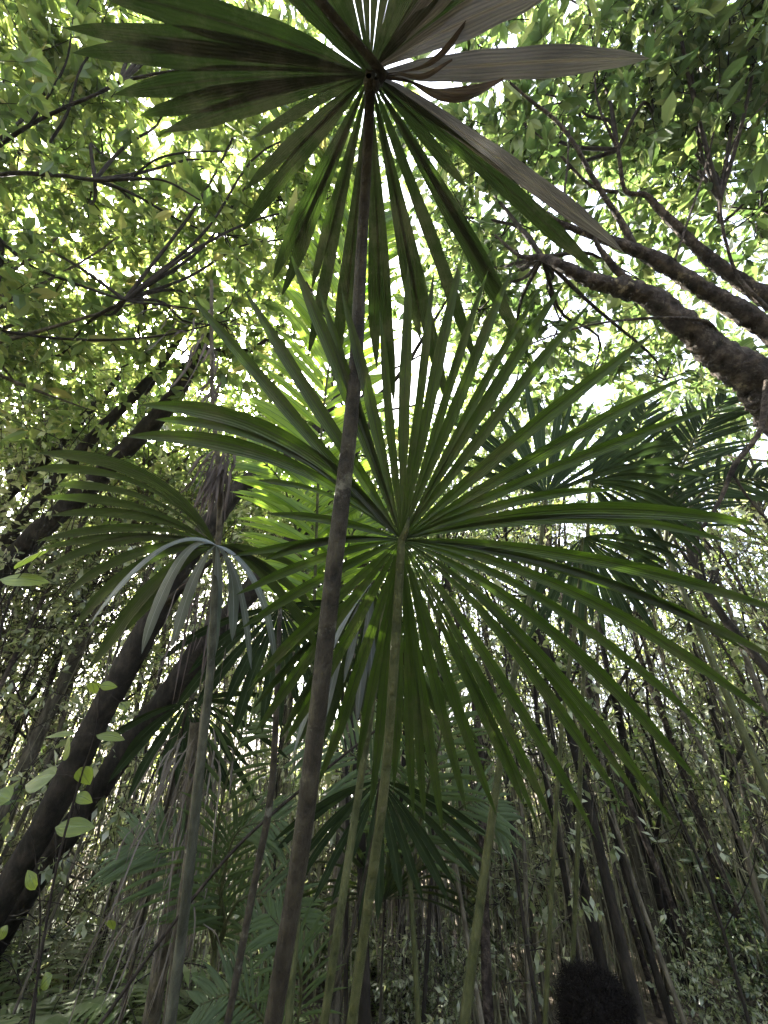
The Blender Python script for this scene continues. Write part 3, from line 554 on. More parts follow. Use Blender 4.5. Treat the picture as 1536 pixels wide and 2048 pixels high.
# dark trunks on the left
def dark_tree(label, pts, limbs, blobs, seed, leafm=LEAF_L, bark=BARK_D):
    rng = np.random.default_rng(seed); t = thing('forest_tree', label, 'tree', 'dark trunks rising on the left')
    tm = MB(); stalk(tm, pts, 14, n=110, rough=.16, k=.86)
    for i, lp in enumerate(limbs): limb(tm, lp, 8, seed=seed * 7 + i)
    tm.build('trunk', bark, t); lm = MB(); wm = MB()
    for root, bl in blobs: blob_sprays(lm, wm, wm, rng, bl, .13, 11, root=root)
    cr = lm.build('crown', leafm, t, smooth=False); tag(wm.build('twigs', TWIG, cr), kind='stuff')
dark_tree('thick dark trunk passing behind the silvery blades of the left fan palm', [(680, 780, 4.3, 12), (640, 850, 4.1, 24), (560, 925, 4.0, 34), (480, 975, 3.8, 42), (420, 1050, 3.6, 50), (372, 1120, 3.5, 52), (320, 1210, 3.4, 58), (260, 1320, 3.3, 62), (195, 1440, 3.2, 68), (110, 1610, 3.1, 76), (20, 1770, 3.0, 84), (-80, 1960, 2.9, 92)],
          [[(560, 925, 4.0, 20), (600, 880, 4.0, 14), (700, 830, 4.1, 11), (790, 760, 4.2, 10), (850, 670, 4.3, 8), (900, 590, 4.4, 5)], [(320, 1210, 3.4, 30), (350, 1190, 3.3, 18), (400, 1140, 3.3, 12), (470, 1090, 3.3, 6)]],
          [((700, 830, 4.1), [(640, 660, 4.9, .6, 65), (760, 480, 5, .5, 26), (900, 820, 5.4, .5, 40), (660, 560, 5.2, .5, 50), (700, 360, 5.2, .7, 60), (560, 400, 5.0, .6, 50), (880, 640, 5.0, .5, 25)])], 41)
dark_tree('second thick dark trunk running beside the thickest one towards the lower left corner', [(745, 840, 5.0, 14), (690, 940, 4.7, 24), (620, 1040, 4.5, 34), (560, 1110, 4.3, 42), (470, 1220, 4.0, 50), (400, 1300, 3.9, 56), (330, 1400, 3.8, 60), (250, 1500, 3.7, 64), (170, 1620, 3.6, 70), (70, 1760, 3.5, 76), (-40, 1930, 3.4, 84)],
          [[(600, 1060, 4.5, 20), (590, 960, 4.6, 12), (600, 860, 4.7, 9)]],
          [((690, 940, 4.7), [(640, 860, 5.4, .6, 30), (760, 900, 5.4, .5, 20)])], 42)
dark_tree('dark trunk curving up to a forked top at the upper left', [(430, 640, 5.2, 18), (395, 710, 5.0, 34), (350, 790, 4.8, 42), (300, 850, 4.7, 44), (230, 920, 4.6, 46), (150, 1000, 4.5, 50), (60, 1080, 4.4, 54), (-30, 1180, 4.3, 58)],
          [[(395, 710, 5.0, 26), (440, 705, 5.0, 20), (500, 700, 5.0, 12), (560, 660, 5.1, 6)], [(380, 730, 5.0, 16), (330, 740, 5, 10), (290, 790, 5, 6)]],
          [((430, 640, 5.2), [(420, 560, 5.8, .6, 45), (300, 560, 5.8, .6, 30), (520, 560, 5.8, .6, 45), (520, 760, 5.8, .6, 55), (560, 860, 5.6, .5, 40)])], 43)
dark_tree('slim dark trunk left of the forked one leaning the same way', [(420, 560, 5.6, 8), (350, 690, 5.4, 18), (280, 780, 5.2, 24), (200, 860, 5.0, 28), (110, 960, 4.9, 30), (30, 1060, 4.8, 32), (-60, 1190, 4.7, 36)], [],
          [((350, 690, 5.4), [(300, 640, 6.2, .6, 25), (100, 640, 6.2, .5, 14), (180, 740, 6.4, .4, 8)])], 44)
dark_tree('thinnest dark trunk at the far left edge', [(290, 690, 6.4, 8), (200, 800, 6.2, 16), (110, 900, 6.0, 22), (0, 1010, 5.9, 26), (-90, 1110, 5.8, 28)], [],
          [((200, 800, 6.2), [(60, 760, 7, .7, 30), (120, 860, 7, .7, 40), (30, 960, 7, .7, 40)])], 45)

# ------------------------------------------------------------------ background trees: a few kinds, copied
def crown_parts(rng, R3, H, nclump, per, leaf, nleaf, simple, width=1.0, clump=.32, trunk_r=.09, lean=0, twl=.4, crook=0):
    lm, wm, tm = MB(), MB(), MB()
    top = np.array([lean, 0, H]); p, r = smooth_line([(0, 0, -.2), (lean * .2 + rng.normal() * .1, rng.normal() * .1, H * .35), (lean * .6, rng.normal() * .15, H * .7), (lean, 0, H)], [trunk_r * 1.2, trunk_r, trunk_r * .75, trunk_r * .4], 22)
    p = p + crook * np.stack([np.sin(np.linspace(0, 7, 22) + rng.uniform(0, 6)), np.cos(np.linspace(0, 9, 22) + rng.uniform(0, 6)), np.zeros(22)], -1) * np.linspace(.2, 1, 22)[:, None]
    tube(tm, p, r, 8, None, 0, .12, rng)
    for k in range(int(crook > 0) * 5):
        s0 = p[rng.integers(5, 16)]; d = rnd_dir(rng, 1, 1.2)[0]; L = rng.uniform(.4, 1.1); tube(tm, [s0, s0 + d * L * .5, s0 + d * L + np.array([0, 0, .2])], [trunk_r * .45, trunk_r * .3, .002], 5, 8)
        e = s0 + d * L * np.linspace(.5, 1, 5)[:, None] + rng.normal(size=(5, 3)) * .05; sprays(lm, wm, rng, e, rnd_dir(rng, 5), np.full(5, .3), leaf, nleaf, width, simple)
    for k in range(nclump):
        d = rnd_dir(rng, 1)[0] * rng.random() ** .4; c0 = top + d * np.array(R3)
        s = p[rng.integers(13, 22)]; tube(tm, [s, s + (c0 - s) * .4 + np.array([0, 0, -.1]), s + (c0 - s) * .75 + rng.normal(size=3) * .1, c0], [trunk_r * .4, trunk_r * .28, trunk_r * .16, .006], 5, 9)
        rad = clump * (R3[0] + R3[2]) / 2 * rng.uniform(.7, 1.3); n = int(per * rng.uniform(.7, 1.3))
        pos = c0 + rng.normal(size=(n, 3)) * rad * np.array([.6, .6, .42]); dd = nrm((pos - c0) + rnd_dir(rng, n) * rad * .5)
        sprays(lm, wm, rng, pos, dd, rng.uniform(.5, 1.2, n) * twl, leaf, nleaf, width, simple, twig_r=.003)
    return tm, wm, lm
KIND = {}
def tree_kind(key, leafm, bark, **k):
    rng = np.random.default_rng(abs(hash(key)) % 1000 if False else sum(map(ord, key)))
    tm, wm, lm = crown_parts(rng, **k)
    KIND[key] = (tm.data('trunk', [bark]), wm.data('twigs', [TWIG]), lm.data('crown', [leafm], False))
def place_tree(key, name, x, y, rz, sc, label, grp, cat='tree', tilt=(0, 0)):
    t = thing(name, label, cat, grp); t.location = (x, y, 0); t.rotation_euler = (tilt[0], tilt[1], rz); t.scale = (sc, sc, sc)
    tr, tw, cr = KIND[key]
    link(bpy.data.objects.new('trunk', tr), t); c_ = link(bpy.data.objects.new('crown', cr), t); tag(link(bpy.data.objects.new('twigs', tw), c_), kind='stuff')
    return t
tree_kind('tall_a', LEAF_L, BARK_G, R3=(2.3, 2.3, 1.9), H=8.0, nclump=26, per=24, leaf=.17, nleaf=9, simple=False)
tree_kind('tall_b', LEAF_R, BARK_G, R3=(2.3, 2.3, 1.8), H=7.6, nclump=26, per=26, leaf=.14, nleaf=9, simple=False)
tree_kind('mid_c', LEAF_G, BARK_G, R3=(1.6, 1.6, 2.3), H=4.6, nclump=26, per=22, leaf=.10, nleaf=10, simple=True, trunk_r=.045)
tree_kind('mid_d', LEAF_D, BARK_D, R3=(1.7, 1.7, 2.0), H=4.2, nclump=26, per=20, leaf=.10, nleaf=10, simple=True, trunk_r=.045)
tree_kind('mid_e', LEAF_L, BARK_G, R3=(1.6, 1.6, 2.0), H=4.0, nclump=28, per=22, leaf=.10, nleaf=10, simple=True, trunk_r=.045)
tree_kind('shrub', LEAF_D, BARK_G, R3=(.8, .8, .7), H=1.0, nclump=16, per=20, leaf=.09, nleaf=10, simple=True, trunk_r=.025, twl=.25)
tree_kind('shrub_pale', LEAF_G, BARK_G, R3=(.8, .8, .8), H=1.1, nclump=16, per=20, leaf=.085, nleaf=10, simple=True, trunk_r=.025, twl=.25)
for key, lf, bk, r_, h, ln in [('pole_a', LEAF_G, BARK_G, .028, 5.6, .3), ('pole_b', LEAF_D, BARK_D, .034, 5.0, -.35), ('pole_c', LEAF_G, BARK_B, .022, 5.8, .1), ('pole_d', LEAF_G, BARK_D, .013, 4.4, -.15),
                              ('pole_e', LEAF_L, BARK_G, .017, 4.9, .25), ('pole_g', LEAF_G, BARK_D, .050, 5.6, -.3), ('pole_h', LEAF_L, BARK_B, .042, 6.0, .25), ('pole_f', LEAF_G, BARK_G, .010, 3.9, .1)]:
    tree_kind(key, lf, bk, R3=(.55, .55, 1.3), H=h, nclump=8, per=5, leaf=.085, nleaf=8, simple=True, trunk_r=r_, lean=ln, crook=.10)
rng = np.random.default_rng(77)
def pix(x, y, z):
    d = y * _cp + (z - CAMZ) * _sp
    return (768 + F * x / max(d, .01), 1024 - F * ((z - CAMZ) * _cp - y * _sp) / max(d, .01)) if d > .2 else (9999 if x > 0 else -9999, 0)
MARKS = [(0, 'past the left edge trunks'), (170, 'behind the thickest dark trunk'), (350, 'behind the leaning dark trunks'), (480, 'behind the silvery fan palm'), (600, 'left of the tall mottled stalk'), (720, 'just right of the tall mottled stalk'), (850, 'behind the two green stalks'),
         (980, 'behind the slim green stalk'), (1100, 'left of the person'), (1200, 'directly behind the person'), (1320, 'just right of the person'), (1430, 'well right of the person'), (99999, 'by the right edge')]
def where(x, y, h):
    px = pix(x, y, h)[0]
    return next(t for p_, t in MARKS if px < p_)
# tall crowns: (azimuth deg, distance, kind, scale)
tall = [(-37, 6.6, 'tall_a', .85), (-62, 4.8, 'tall_a', .80), (-48, 7.5, 'tall_a', 1.0), (-28, 9.5, 'tall_a', 1.05), (-12, 7.6, 'tall_a', .9), (9, 9.0, 'tall_b', 1.0), (26, 7.2, 'tall_b', .9), (47, 8.0, 'tall_b', .9), (60, 5.6, 'tall_b', .85),  # first tree added to keep direct sun off the central leaf
        (-80, 6.0, 'tall_a', 1.0), (80, 6.5, 'tall_b', 1.0), (-20, 12.5, 'tall_a', 1.1), (-40, 13, 'tall_a', 1.2), (-5, 4.9, 'tall_b', .66)]
for i, (az, d, k, s) in enumerate(tall):
    x, y = d * math.sin(R(az)), d * math.cos(R(az))
    place_tree(k, 'canopy_tree', x, y, rng.uniform(0, 6.28), s, '%s %s-leaved canopy tree, %s' % ('distant' if d > 10 else 'tall', 'yellow-green' if k == 'tall_a' else 'mid-green', where(x, y, 7)), 'canopy trees behind the palms')
mid = [(-66, 7, 'mid_c', 1.1), (-58, 9, 'mid_c', 1.2), (-47, 6.2, 'mid_c', .95), (-50, 9.5, 'mid_c', 1.2), (-42, 8.5, 'mid_d', 1.1), (-36, 7.2, 'mid_c', 1.0), (-29, 8.5, 'mid_c', 1.15), (-22, 10, 'mid_d', 1.2), (-12, 9, 'mid_c', 1.2), (0, 10.5, 'mid_c', 1.3), (12, 10.5, 'mid_e', 1.0), (47, 8.2, 'mid_e', .9), (62, 7.5, 'mid_c', 1.0), (24, 12, 'mid_e', 1.0), (40, 11, 'mid_e', 1.0)]
for az, d, k, s in mid:
    x, y = d * math.sin(R(az)), d * math.cos(R(az))
    place_tree(k, 'understorey_tree', x, y, rng.uniform(0, 6.28), s, '%s bushy %s understorey tree %s' % ('distant' if d > 9.2 else 'nearer', {'mid_c': 'grey-green', 'mid_d': 'dark green', 'mid_e': 'sunlit yellow-green'}[k], where(x, y, 4)), 'understorey trees')
TR = [('slim dark tree forking upward just right of the person', [(1180, 1120, 5.6, 7), (1205, 1290, 5.3, 12), (1235, 1420, 5.1, 15), (1262, 1560, 4.9, 18), (1300, 1720, 4.7, 22), (1340, 1860, 4.5, 25), (1400, 2048, 4.2, 30)], BARK_D, LEAF_D),
      ('dark slender tree crossing in front and leaning up to the right', [(1330, 1180, 5.6, 3), (1275, 1310, 5.4, 6), (1220, 1400, 5.2, 12), (1185, 1510, 5.1, 14), (1150, 1610, 5.0, 16), (1128, 1740, 4.9, 18), (1135, 1900, 4.8, 20), (1150, 2048, 4.6, 22)], BARK_D, LEAF_G),
      ('pale grey-barked tree with a kink directly above the person', [(1080, 1260, 6.2, 8), (1140, 1400, 6.0, 12), (1190, 1500, 5.9, 16), (1225, 1600, 5.8, 18), (1240, 1700, 5.7, 20), (1285, 1820, 5.5, 24), (1330, 1940, 5.3, 28), (1370, 2048, 5.1, 32)], BARK_B, LEAF_G),
      ('dark tree with a wide fork near the right edge', [(1370, 1230, 5.0, 6), (1410, 1370, 4.9, 10), (1440, 1480, 4.8, 13), (1456, 1570, 4.7, 18), (1478, 1690, 4.6, 20), (1490, 1830, 4.5, 22), (1530, 2048, 4.2, 28)], BARK_D, LEAF_R),
      ('broad pale mottled trunk standing behind the forked tree at the right edge', [(1380, 1330, 7.4, 24), (1430, 1470, 7.1, 32), (1480, 1610, 6.8, 38), (1540, 1760, 6.5, 42), (1620, 1960, 6.2, 48)], BARK_B, LEAF_L),
      ('thin dark tree running straight between the person and the right edge', [(1260, 1400, 5.2, 5), (1310, 1510, 5.1, 8), (1362, 1640, 5.0, 13), (1400, 1800, 4.9, 17), (1440, 1930, 4.8, 20), (1475, 2048, 4.6, 22)], BARK_D, LEAF_G),
      ('mottled leaning tree between the person and the slim dark tree', [(1250, 1600, 5.6, 6), (1330, 1720, 5.4, 14), (1375, 1850, 5.2, 20), (1400, 1960, 5.0, 24), (1425, 2060, 4.9, 26)], BARK_G, LEAF_G),
      ('dark upright tree just left of the person', [(1010, 1400, 5.6, 5), (1040, 1560, 5.4, 9), (1072, 1700, 5.3, 12), (1100, 1860, 5.2, 16), (1112, 2048, 5.0, 18)], BARK_D, LEAF_G),
      ('dark upright tree behind the slim green stalk', [(935, 1480, 5.2, 5), (950, 1640, 5.1, 9), (968, 1780, 5.0, 12), (985, 1900, 4.9, 13), (1015, 2048, 4.7, 16)], BARK_D, LEAF_G),
      ('dark upright tree between the two green stalks and the slim one', [(850, 1480, 5.4, 6), (858, 1640, 5.3, 9), (868, 1800, 5.2, 12), (880, 1940, 5.1, 13), (884, 2048, 5.0, 15)], BARK_D, LEAF_G)]
for i, (lb, pts, bk, lf) in enumerate(TR):
    t = thing('slender_tree', lb, 'tree', 'traced trees of the right-hand grove'); tm, lm, wm = MB(), MB(), MB(); stalk(tm, pts, 8, n=50)
    if 'wide fork' in lb: limb(tm, [(1456, 1570, 4.7, 13), (1474, 1520, 4.6, 11), (1500, 1470, 4.6, 9), (1540, 1430, 4.6, 8), (1600, 1380, 4.6, 6)], 7)
    if 'forking' in lb: limb(tm, [(1300, 1720, 4.7, 14), (1318, 1640, 4.6, 10), (1322, 1570, 4.6, 8), (1300, 1450, 4.6, 6), (1290, 1330, 4.7, 3)], 7)
    q = pts[0]; zz = q[2]
    blob_sprays(lm, wm, wm, rng, [(q[0] + rng.normal() * 40, q[1] - 40, zz, .55, 16), (q[0] + rng.normal() * 70, q[1] - 160, zz + .3, .6, 16), (q[0] + rng.uniform(30, 120), q[1] + 40, zz, .4, 7)], .085, 9, simple=True, root=q[:3])
    tm.build('trunk', bk, t); cr = lm.build('crown', lf, t, smooth=False); tag(wm.build('twigs', TWIG, cr), kind='stuff')
# pole grove: stems spread evenly so that no two share a spot
poles = []; tries = 0
while len(poles) < 190 and tries < 5000:
    tries += 1; i = len(poles)
    if i < 108: u = rng.uniform(-.02, 1.25)
    elif i < 126: u = rng.uniform(-.5, 0)
    else: u = rng.uniform(-1.5, -.5)
    d = 3.9 + 6.5 * rng.random(); x = u * d * .8
    if any((x - q[0]) ** 2 + (d - q[1]) ** 2 < .10 for q in poles): continue
    poles.append((x, d, rng.choice(['pole_a', 'pole_b', 'pole_c', 'pole_d', 'pole_d', 'pole_e', 'pole_f', 'pole_f', 'pole_e', 'pole_d', 'pole_f', 'pole_c', 'pole_a', 'pole_g', 'pole_h'])))
desc = {'pole_a': 'grey-brown', 'pole_b': 'blackish', 'pole_c': 'pale mottled', 'pole_d': 'very thin dark', 'pole_e': 'thin brown', 'pole_f': 'wiry brown', 'pole_g': 'stout blackish', 'pole_h': 'stout mottled'}
for x, y, k in poles:
    sc = rng.uniform(.75, 1.25); tl = (rng.normal() * .05, rng.normal() * .06 - (.06 if x < -1.5 else 0))
    lean = 'upright' if abs(tl[1]) < .035 else 'right-leaning' if tl[1] > 0 else 'left-leaning'
    place_tree(k, 'pole_tree', x, y, rng.uniform(0, 6.28), sc, '%s %s %s pole tree %s' % ('near' if y < 6 else 'farther' if y < 9 else 'faraway', lean, desc[k], where(x, y, 2.2)), 'slender pole trees of the grove', tilt=tl)
for i in range(48):
    u = rng.uniform(-1.6, 1.5); d = rng.uniform(6.2, 11) if u > -.4 else rng.uniform(4.6, 10); k = rng.choice(['shrub', 'shrub_pale', 'shrub_pale']); x = u * d * .8; sc = rng.uniform(.7, 1.5)
    place_tree(k, 'shrub', x, d, rng.uniform(0, 6.28), sc, '%s %s %s shrub %s' % ('near' if d < 6 else 'farther' if d < 8.5 else 'faraway', 'low' if sc < 1.05 else 'high', 'dark green' if k == 'shrub' else 'pale grey-green', where(x, d, 1)), 'shrubs on the forest floor', 'shrub')
for i in range(16):
    u = rng.uniform(-.2, 1.4); d = rng.uniform(4.9, 6.6); k = rng.choice(['shrub', 'shrub_pale']); x = u * d * .8; sc = rng.uniform(.4, .65)
    place_tree(k, 'shrub', x, d, rng.uniform(0, 6.28), sc, 'near tiny %s shrub %s' % ('dark green' if k == 'shrub' else 'pale grey-green', where(x, d, .5)), 'shrubs on the forest floor', 'shrub')
# reedy undergrowth nobody could count
def reeds():
    cm = MB(); n = 6800; u = rng.uniform(-1.5, 1.4, n); d = 5.2 + 6.5 * rng.random(n); x = u * d * .8; cl = np.sin(x * 2.1 + d) + np.sin(d * 2.7 - x * 1.3) + rng.normal(size=n) * .8
    k_ = cl > -.7; x, d = x[k_], d[k_]; n = len(x); h = rng.uniform(1.3, 5.4, n); tt = np.linspace(0, 1, 7)
    ln = rng.normal(size=(n, 2)) * .07; bw = rng.normal(size=(n, 2)) * .03
    C = np.stack([x[:, None] + (ln[:, :1] * tt + bw[:, :1] * np.sin(tt * 5)) * h[:, None], d[:, None] + (ln[:, 1:] * tt + bw[:, 1:] * np.sin(tt * 4)) * h[:, None], tt * h[:, None]], -1)
    r = rng.uniform(.0025, .009, n); th = np.array([0, 1.57, 3.14, 4.71]); ring = np.stack([np.cos(th), np.sin(th), 0 * th], -1)
    V = C[:, :, None] + ring[None, None] * (r[:, None, None, None] * (1 - .75 * tt)[None, :, None, None])
    i = np.arange(6)[:, None]; j = np.arange(4)[None]; f = np.stack([i * 4 + j, i * 4 + (j + 1) % 4, (i + 1) * 4 + (j + 1) % 4, (i + 1) * 4 + j], -1).reshape(-1, 4)
    cm.add(V.reshape(-1, 3), (f[None] + (np.arange(n) * 28)[:, None, None]).reshape(-1, 4), 1)
    m = 9; ti = rng.uniform(.25, 1, (n, m)); idx = ti * 6; a = np.minimum(idx.astype(int), 5); fr = (idx - a)[..., None]; rows = np.arange(n)[:, None]
    q = (C[rows, a] * (1 - fr) + C[rows, a + 1] * fr).reshape(-1, 3); mm = len(q); dr = rnd_dir(rng, mm, -.1, .7)
    scatter_leaves(cm, q + dr * .02, dr, nrm(np.array([0, 0, 1.]) + rng.normal(size=(mm, 3)) * .5), rng.uniform(.04, .11, mm), np.full(mm, .5), 0, True)
    tag(cm.build('reedy_undergrowth', [LEAF_G, REED], smooth=False), 'tangle of thin reedy stems and small pale leaves between the trunks', 'undergrowth', kind='stuff')
reeds()

# distant foliage, one mass nobody could count
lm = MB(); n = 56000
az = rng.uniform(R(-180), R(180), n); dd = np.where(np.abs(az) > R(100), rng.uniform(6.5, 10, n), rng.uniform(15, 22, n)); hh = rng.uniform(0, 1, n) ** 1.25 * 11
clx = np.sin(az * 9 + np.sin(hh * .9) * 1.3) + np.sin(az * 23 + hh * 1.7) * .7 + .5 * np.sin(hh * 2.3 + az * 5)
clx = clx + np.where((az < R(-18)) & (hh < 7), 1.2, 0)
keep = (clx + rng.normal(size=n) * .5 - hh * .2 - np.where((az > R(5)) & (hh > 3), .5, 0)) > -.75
keep &= ~((np.abs(az) > R(100)) & (hh > 4.5))  # unseen near arc behind the camera, added to block low front light
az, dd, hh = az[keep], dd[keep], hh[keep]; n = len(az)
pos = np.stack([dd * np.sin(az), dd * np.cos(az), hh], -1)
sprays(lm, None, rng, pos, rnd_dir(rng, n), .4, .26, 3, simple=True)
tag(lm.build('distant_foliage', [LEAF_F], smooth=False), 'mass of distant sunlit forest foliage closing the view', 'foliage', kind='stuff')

# ------------------------------------------------------------------ saplings with broad lime leaves
BL = np.array([0, .12, .3, .5, .7, .87, 1.])
def broad_leaf(mb, base, tip, wd, N):
    p, _ = smooth_line([base, (Vector(base) + Vector(tip)) / 2 + Vector(N) * .012, tip], [1, 1, 1], 9)
    blade(mb, p, N, wd * np.sin(np.pi * np.linspace(0, 1, 9) ** .85) ** .8 + .0005, .15)
def sapling(label, stem, leaves, seed):
    t = thing('sapling', label, 'sapling'); rng = np.random.default_rng(seed); mb = MB(); sm = MB(); stalk(sm, stem, 6, n=24)
    for (bx, by, tx, ty, z, w_) in leaves:
        b, e = P(bx, by, z), P(tx, ty, z + .02); N = Vector((rng.normal() * .4, -.9, .7 + rng.normal() * .3)).normalized()
        mb = MB(); broad_leaf(mb, b, e, w_ * 1.45 * z / F, tuple(N)); mb.build('leaf', LEAF_B, t)
        k = min(range(len(stem)), key=lambda i: (stem[i][0] - bx) ** 2 + (stem[i][1] - by) ** 2); a = P(*stem[k][:3]); tube(sm, [a, (a + b) / 2 + Vector((0, 0, .01)), b], [.002, .0016, .0012], 4, 6)
    sm.build('stem', TWIG, t)
sapling('sapling with two big lime leaves at the left edge above the dark trunks', [(15, 1180, 1.7, 4), (-40, 1300, 1.7, 5), (-90, 1600, 1.7, 7), (-120, 2048, 1.6, 8)],
        [(88, 1100, 30, 1138, 1.7, 38), (0, 1158, 100, 1165, 1.7, 24)], 1)
sapling('sapling with lime leaves in front of the thickest dark trunk', [(200, 1380, 1.9, 3), (190, 1470, 1.9, 4), (160, 1560, 1.9, 5), (110, 1750, 1.8, 6), (60, 2048, 1.7, 8)],
        [(185, 1365, 190, 1388, 1.9, 18), (200, 1370, 235, 1374, 1.9, 12), (192, 1470, 250, 1480, 1.9, 18), (150, 1468, 90, 1475, 1.9, 12), (140, 1480, 125, 1520, 1.9, 30), (110, 1550, 50, 1570, 1.9, 36), (160, 1535, 180, 1570, 1.9, 22), (255, 1420, 240, 1405, 1.9, 14), (150, 1590, 185, 1605, 1.9, 16), (110, 1655, 190, 1655, 1.9, 24)], 2)
sapling('low sapling with scattered lime leaves near the lower left corner', [(65, 1680, 2.0, 3), (80, 1800, 2.0, 4), (75, 1950, 2.0, 5), (60, 2120, 1.9, 6)],
        [(70, 1780, 55, 1740, 2.0, 14), (80, 1975, 105, 1950, 2.0, 20), (70, 1960, 78, 1990, 2.0, 20), (20, 1600, -10, 1585, 2.0, 26), (218, 1840, 228, 1860, 2.0, 14), (0, 1880, 15, 1850, 2.0, 14)], 3)

# ------------------------------------------------------------------ ferns
def fern_data(seed):
    rng = np.random.default_rng(seed); fm = MB(); sm = MB()
    for k in range(11):
        a = k * 2.4 + rng.normal() * .2; L = rng.uniform(.55, .85); d = np.array([math.cos(a), math.sin(a), 0]); n = 22
        p = bez((0, 0, 0), d * L * .45 + np.array([0, 0, .55]), d * L + np.array([0, 0, .25]), n); tube(sm, p, np.linspace(.004, .001, n), 4)
        T = nrm(np.gradient(p, axis=0)); sdv = nrm(np.cross(T, np.array([0, 0, 1.])))
        for s in (-1, 1):
            ln = .17 * np.sin(np.pi * np.linspace(.12, .97, n)) ** .8 + .01
            scatter_leaves(fm, p, nrm(s * sdv + T * .35 + np.array([0, 0, -.15])), np.array([0, 0, 1.]) + 0 * p, ln, np.full(n, .45), 0, True)
    return fm.data('fronds', [FERN], False), sm.data('stems', [TWIG])
FD = [fern_data(s) for s in (1, 2, 3)]
fspots = [(150, 1880, 3.2, 1.0, 'silvery fern catching light at the lower left'), (90, 1990, 2.6, .9, 'fern in the lower left corner'), (300, 2010, 3.4, .9, 'fern beneath the grey withered fronds'), (220, 1960, 4.2, 1.1, 'fern behind the silvery fern')]
for i in range(22):
    fspots.append((rng.uniform(-200, 820), 0, rng.uniform(4.6, 8), rng.uniform(.9, 1.5), None))
for i, (px, py, z, s, lb) in enumerate(fspots):
    t = thing('fern', lb or '%s %s fern on the forest floor %s' % ('near' if z < 5.6 else 'farther', 'small' if s < 1.1 else 'middling' if s < 1.3 else 'large', where((px - 768) / F * z * .85, z, .4)), 'fern', 'ferns on the forest floor')
    if py: q = P(px, py, z); t.location = (q.x, q.y, max(0, q.z - .35)); 
    else: t.location = ((px - 768) / F * z * .85, z, 0)
    t.location.z = 0 if not py else 0
    if py: s = s * max(1.0, min(2.2, (q.z) / .45))
    t.rotation_euler = (0, 0, rng.uniform(0, 6.28)); t.scale = (s, s, s)
    a, b = FD[i % 3]; link(bpy.data.objects.new('fronds', a), t); link(bpy.data.objects.new('stems', b), t)

# ------------------------------------------------------------------ thin haze volume added to lift the shade low down
mb = MB(); X0, X1, Y0, Y1, Z0, Z1 = -30, 30, -14, 28, -1.2, 16
v = [(x, y, z) for z in (Z0, Z1) for y in (Y0, Y1) for x in (X0, X1)]
mb.add(v, [(0, 2, 3, 1), (4, 5, 7, 6), (0, 1, 5, 4), (2, 6, 7, 3), (0, 4, 6, 2), (1, 3, 7, 5)])
m, n, l, b, out = mat('shade_lift_haze'); n.remove(b); vv = n.new('ShaderNodeVolumePrincipled'); vv.inputs['Density'].default_value = .0012; vv.inputs['Color'].default_value = col(.85, .9, .84); vv.inputs['Anisotropy'].default_value = .5
l.new(vv.outputs[0], out.inputs['Volume']); tag(mb.build('haze', m, smooth=False), 'faint haze added to brighten the shade between the trees', kind='stuff')
# ------------------------------------------------------------------ person seen from behind
def skin_obj(name, verts, edges, radii, m, parent, sub=2):
    me = bpy.data.meshes.new(name); me.from_pydata(verts, edges, []); o = link(bpy.data.objects.new(name, me), parent)
    sk = o.modifiers.new('s', 'SKIN'); sk.use_smooth_shade = True
    for v, r_ in zip(me.skin_vertices[0].data, radii): v.radius = (r_, r_) if not isinstance(r_, tuple) else r_
    me.skin_vertices[0].data[0].use_root = True
    ss = o.modifiers.new('u', 'SUBSURF'); ss.levels = sub; ss.render_levels = sub
    bpy.context.view_layer.update(); dg = bpy.context.evaluated_depsgraph_get()
    nm = bpy.data.meshes.new_from_object(o.evaluated_get(dg)); o.modifiers.clear(); o.data = nm; nm.materials.append(m)
    for p_ in nm.polygons: p_.use_smooth = True
    return o
def plain(name, c_, rough=.7):
    m, n, l, b, out = mat(name)
    no = n.new('ShaderNodeTexNoise'); no.inputs['Scale'].default_value = 60; r = ramp(n, [(.3, tuple(x * .75 for x in c_)), (.7, tuple(min(1, x * 1.2) for x in c_))]); l.new(no.outputs[0], r.inputs[0]); l.new(r.outputs[0], b.inputs['Base Color'])
    b.inputs['Roughness'].default_value = rough; return m
SKIN = plain('skin', (.16, .085, .05), .5); HAIR = plain('black_hair', (.006, .0048, .0042), .7); HAIR.node_tree.nodes['Principled BSDF'].inputs['Specular IOR Level'].default_value = .06; SHIRT = plain('dark_shirt', (.02, .02, .025), .9); TROUS = plain('dark_trousers', (.03, .03, .035), .9)
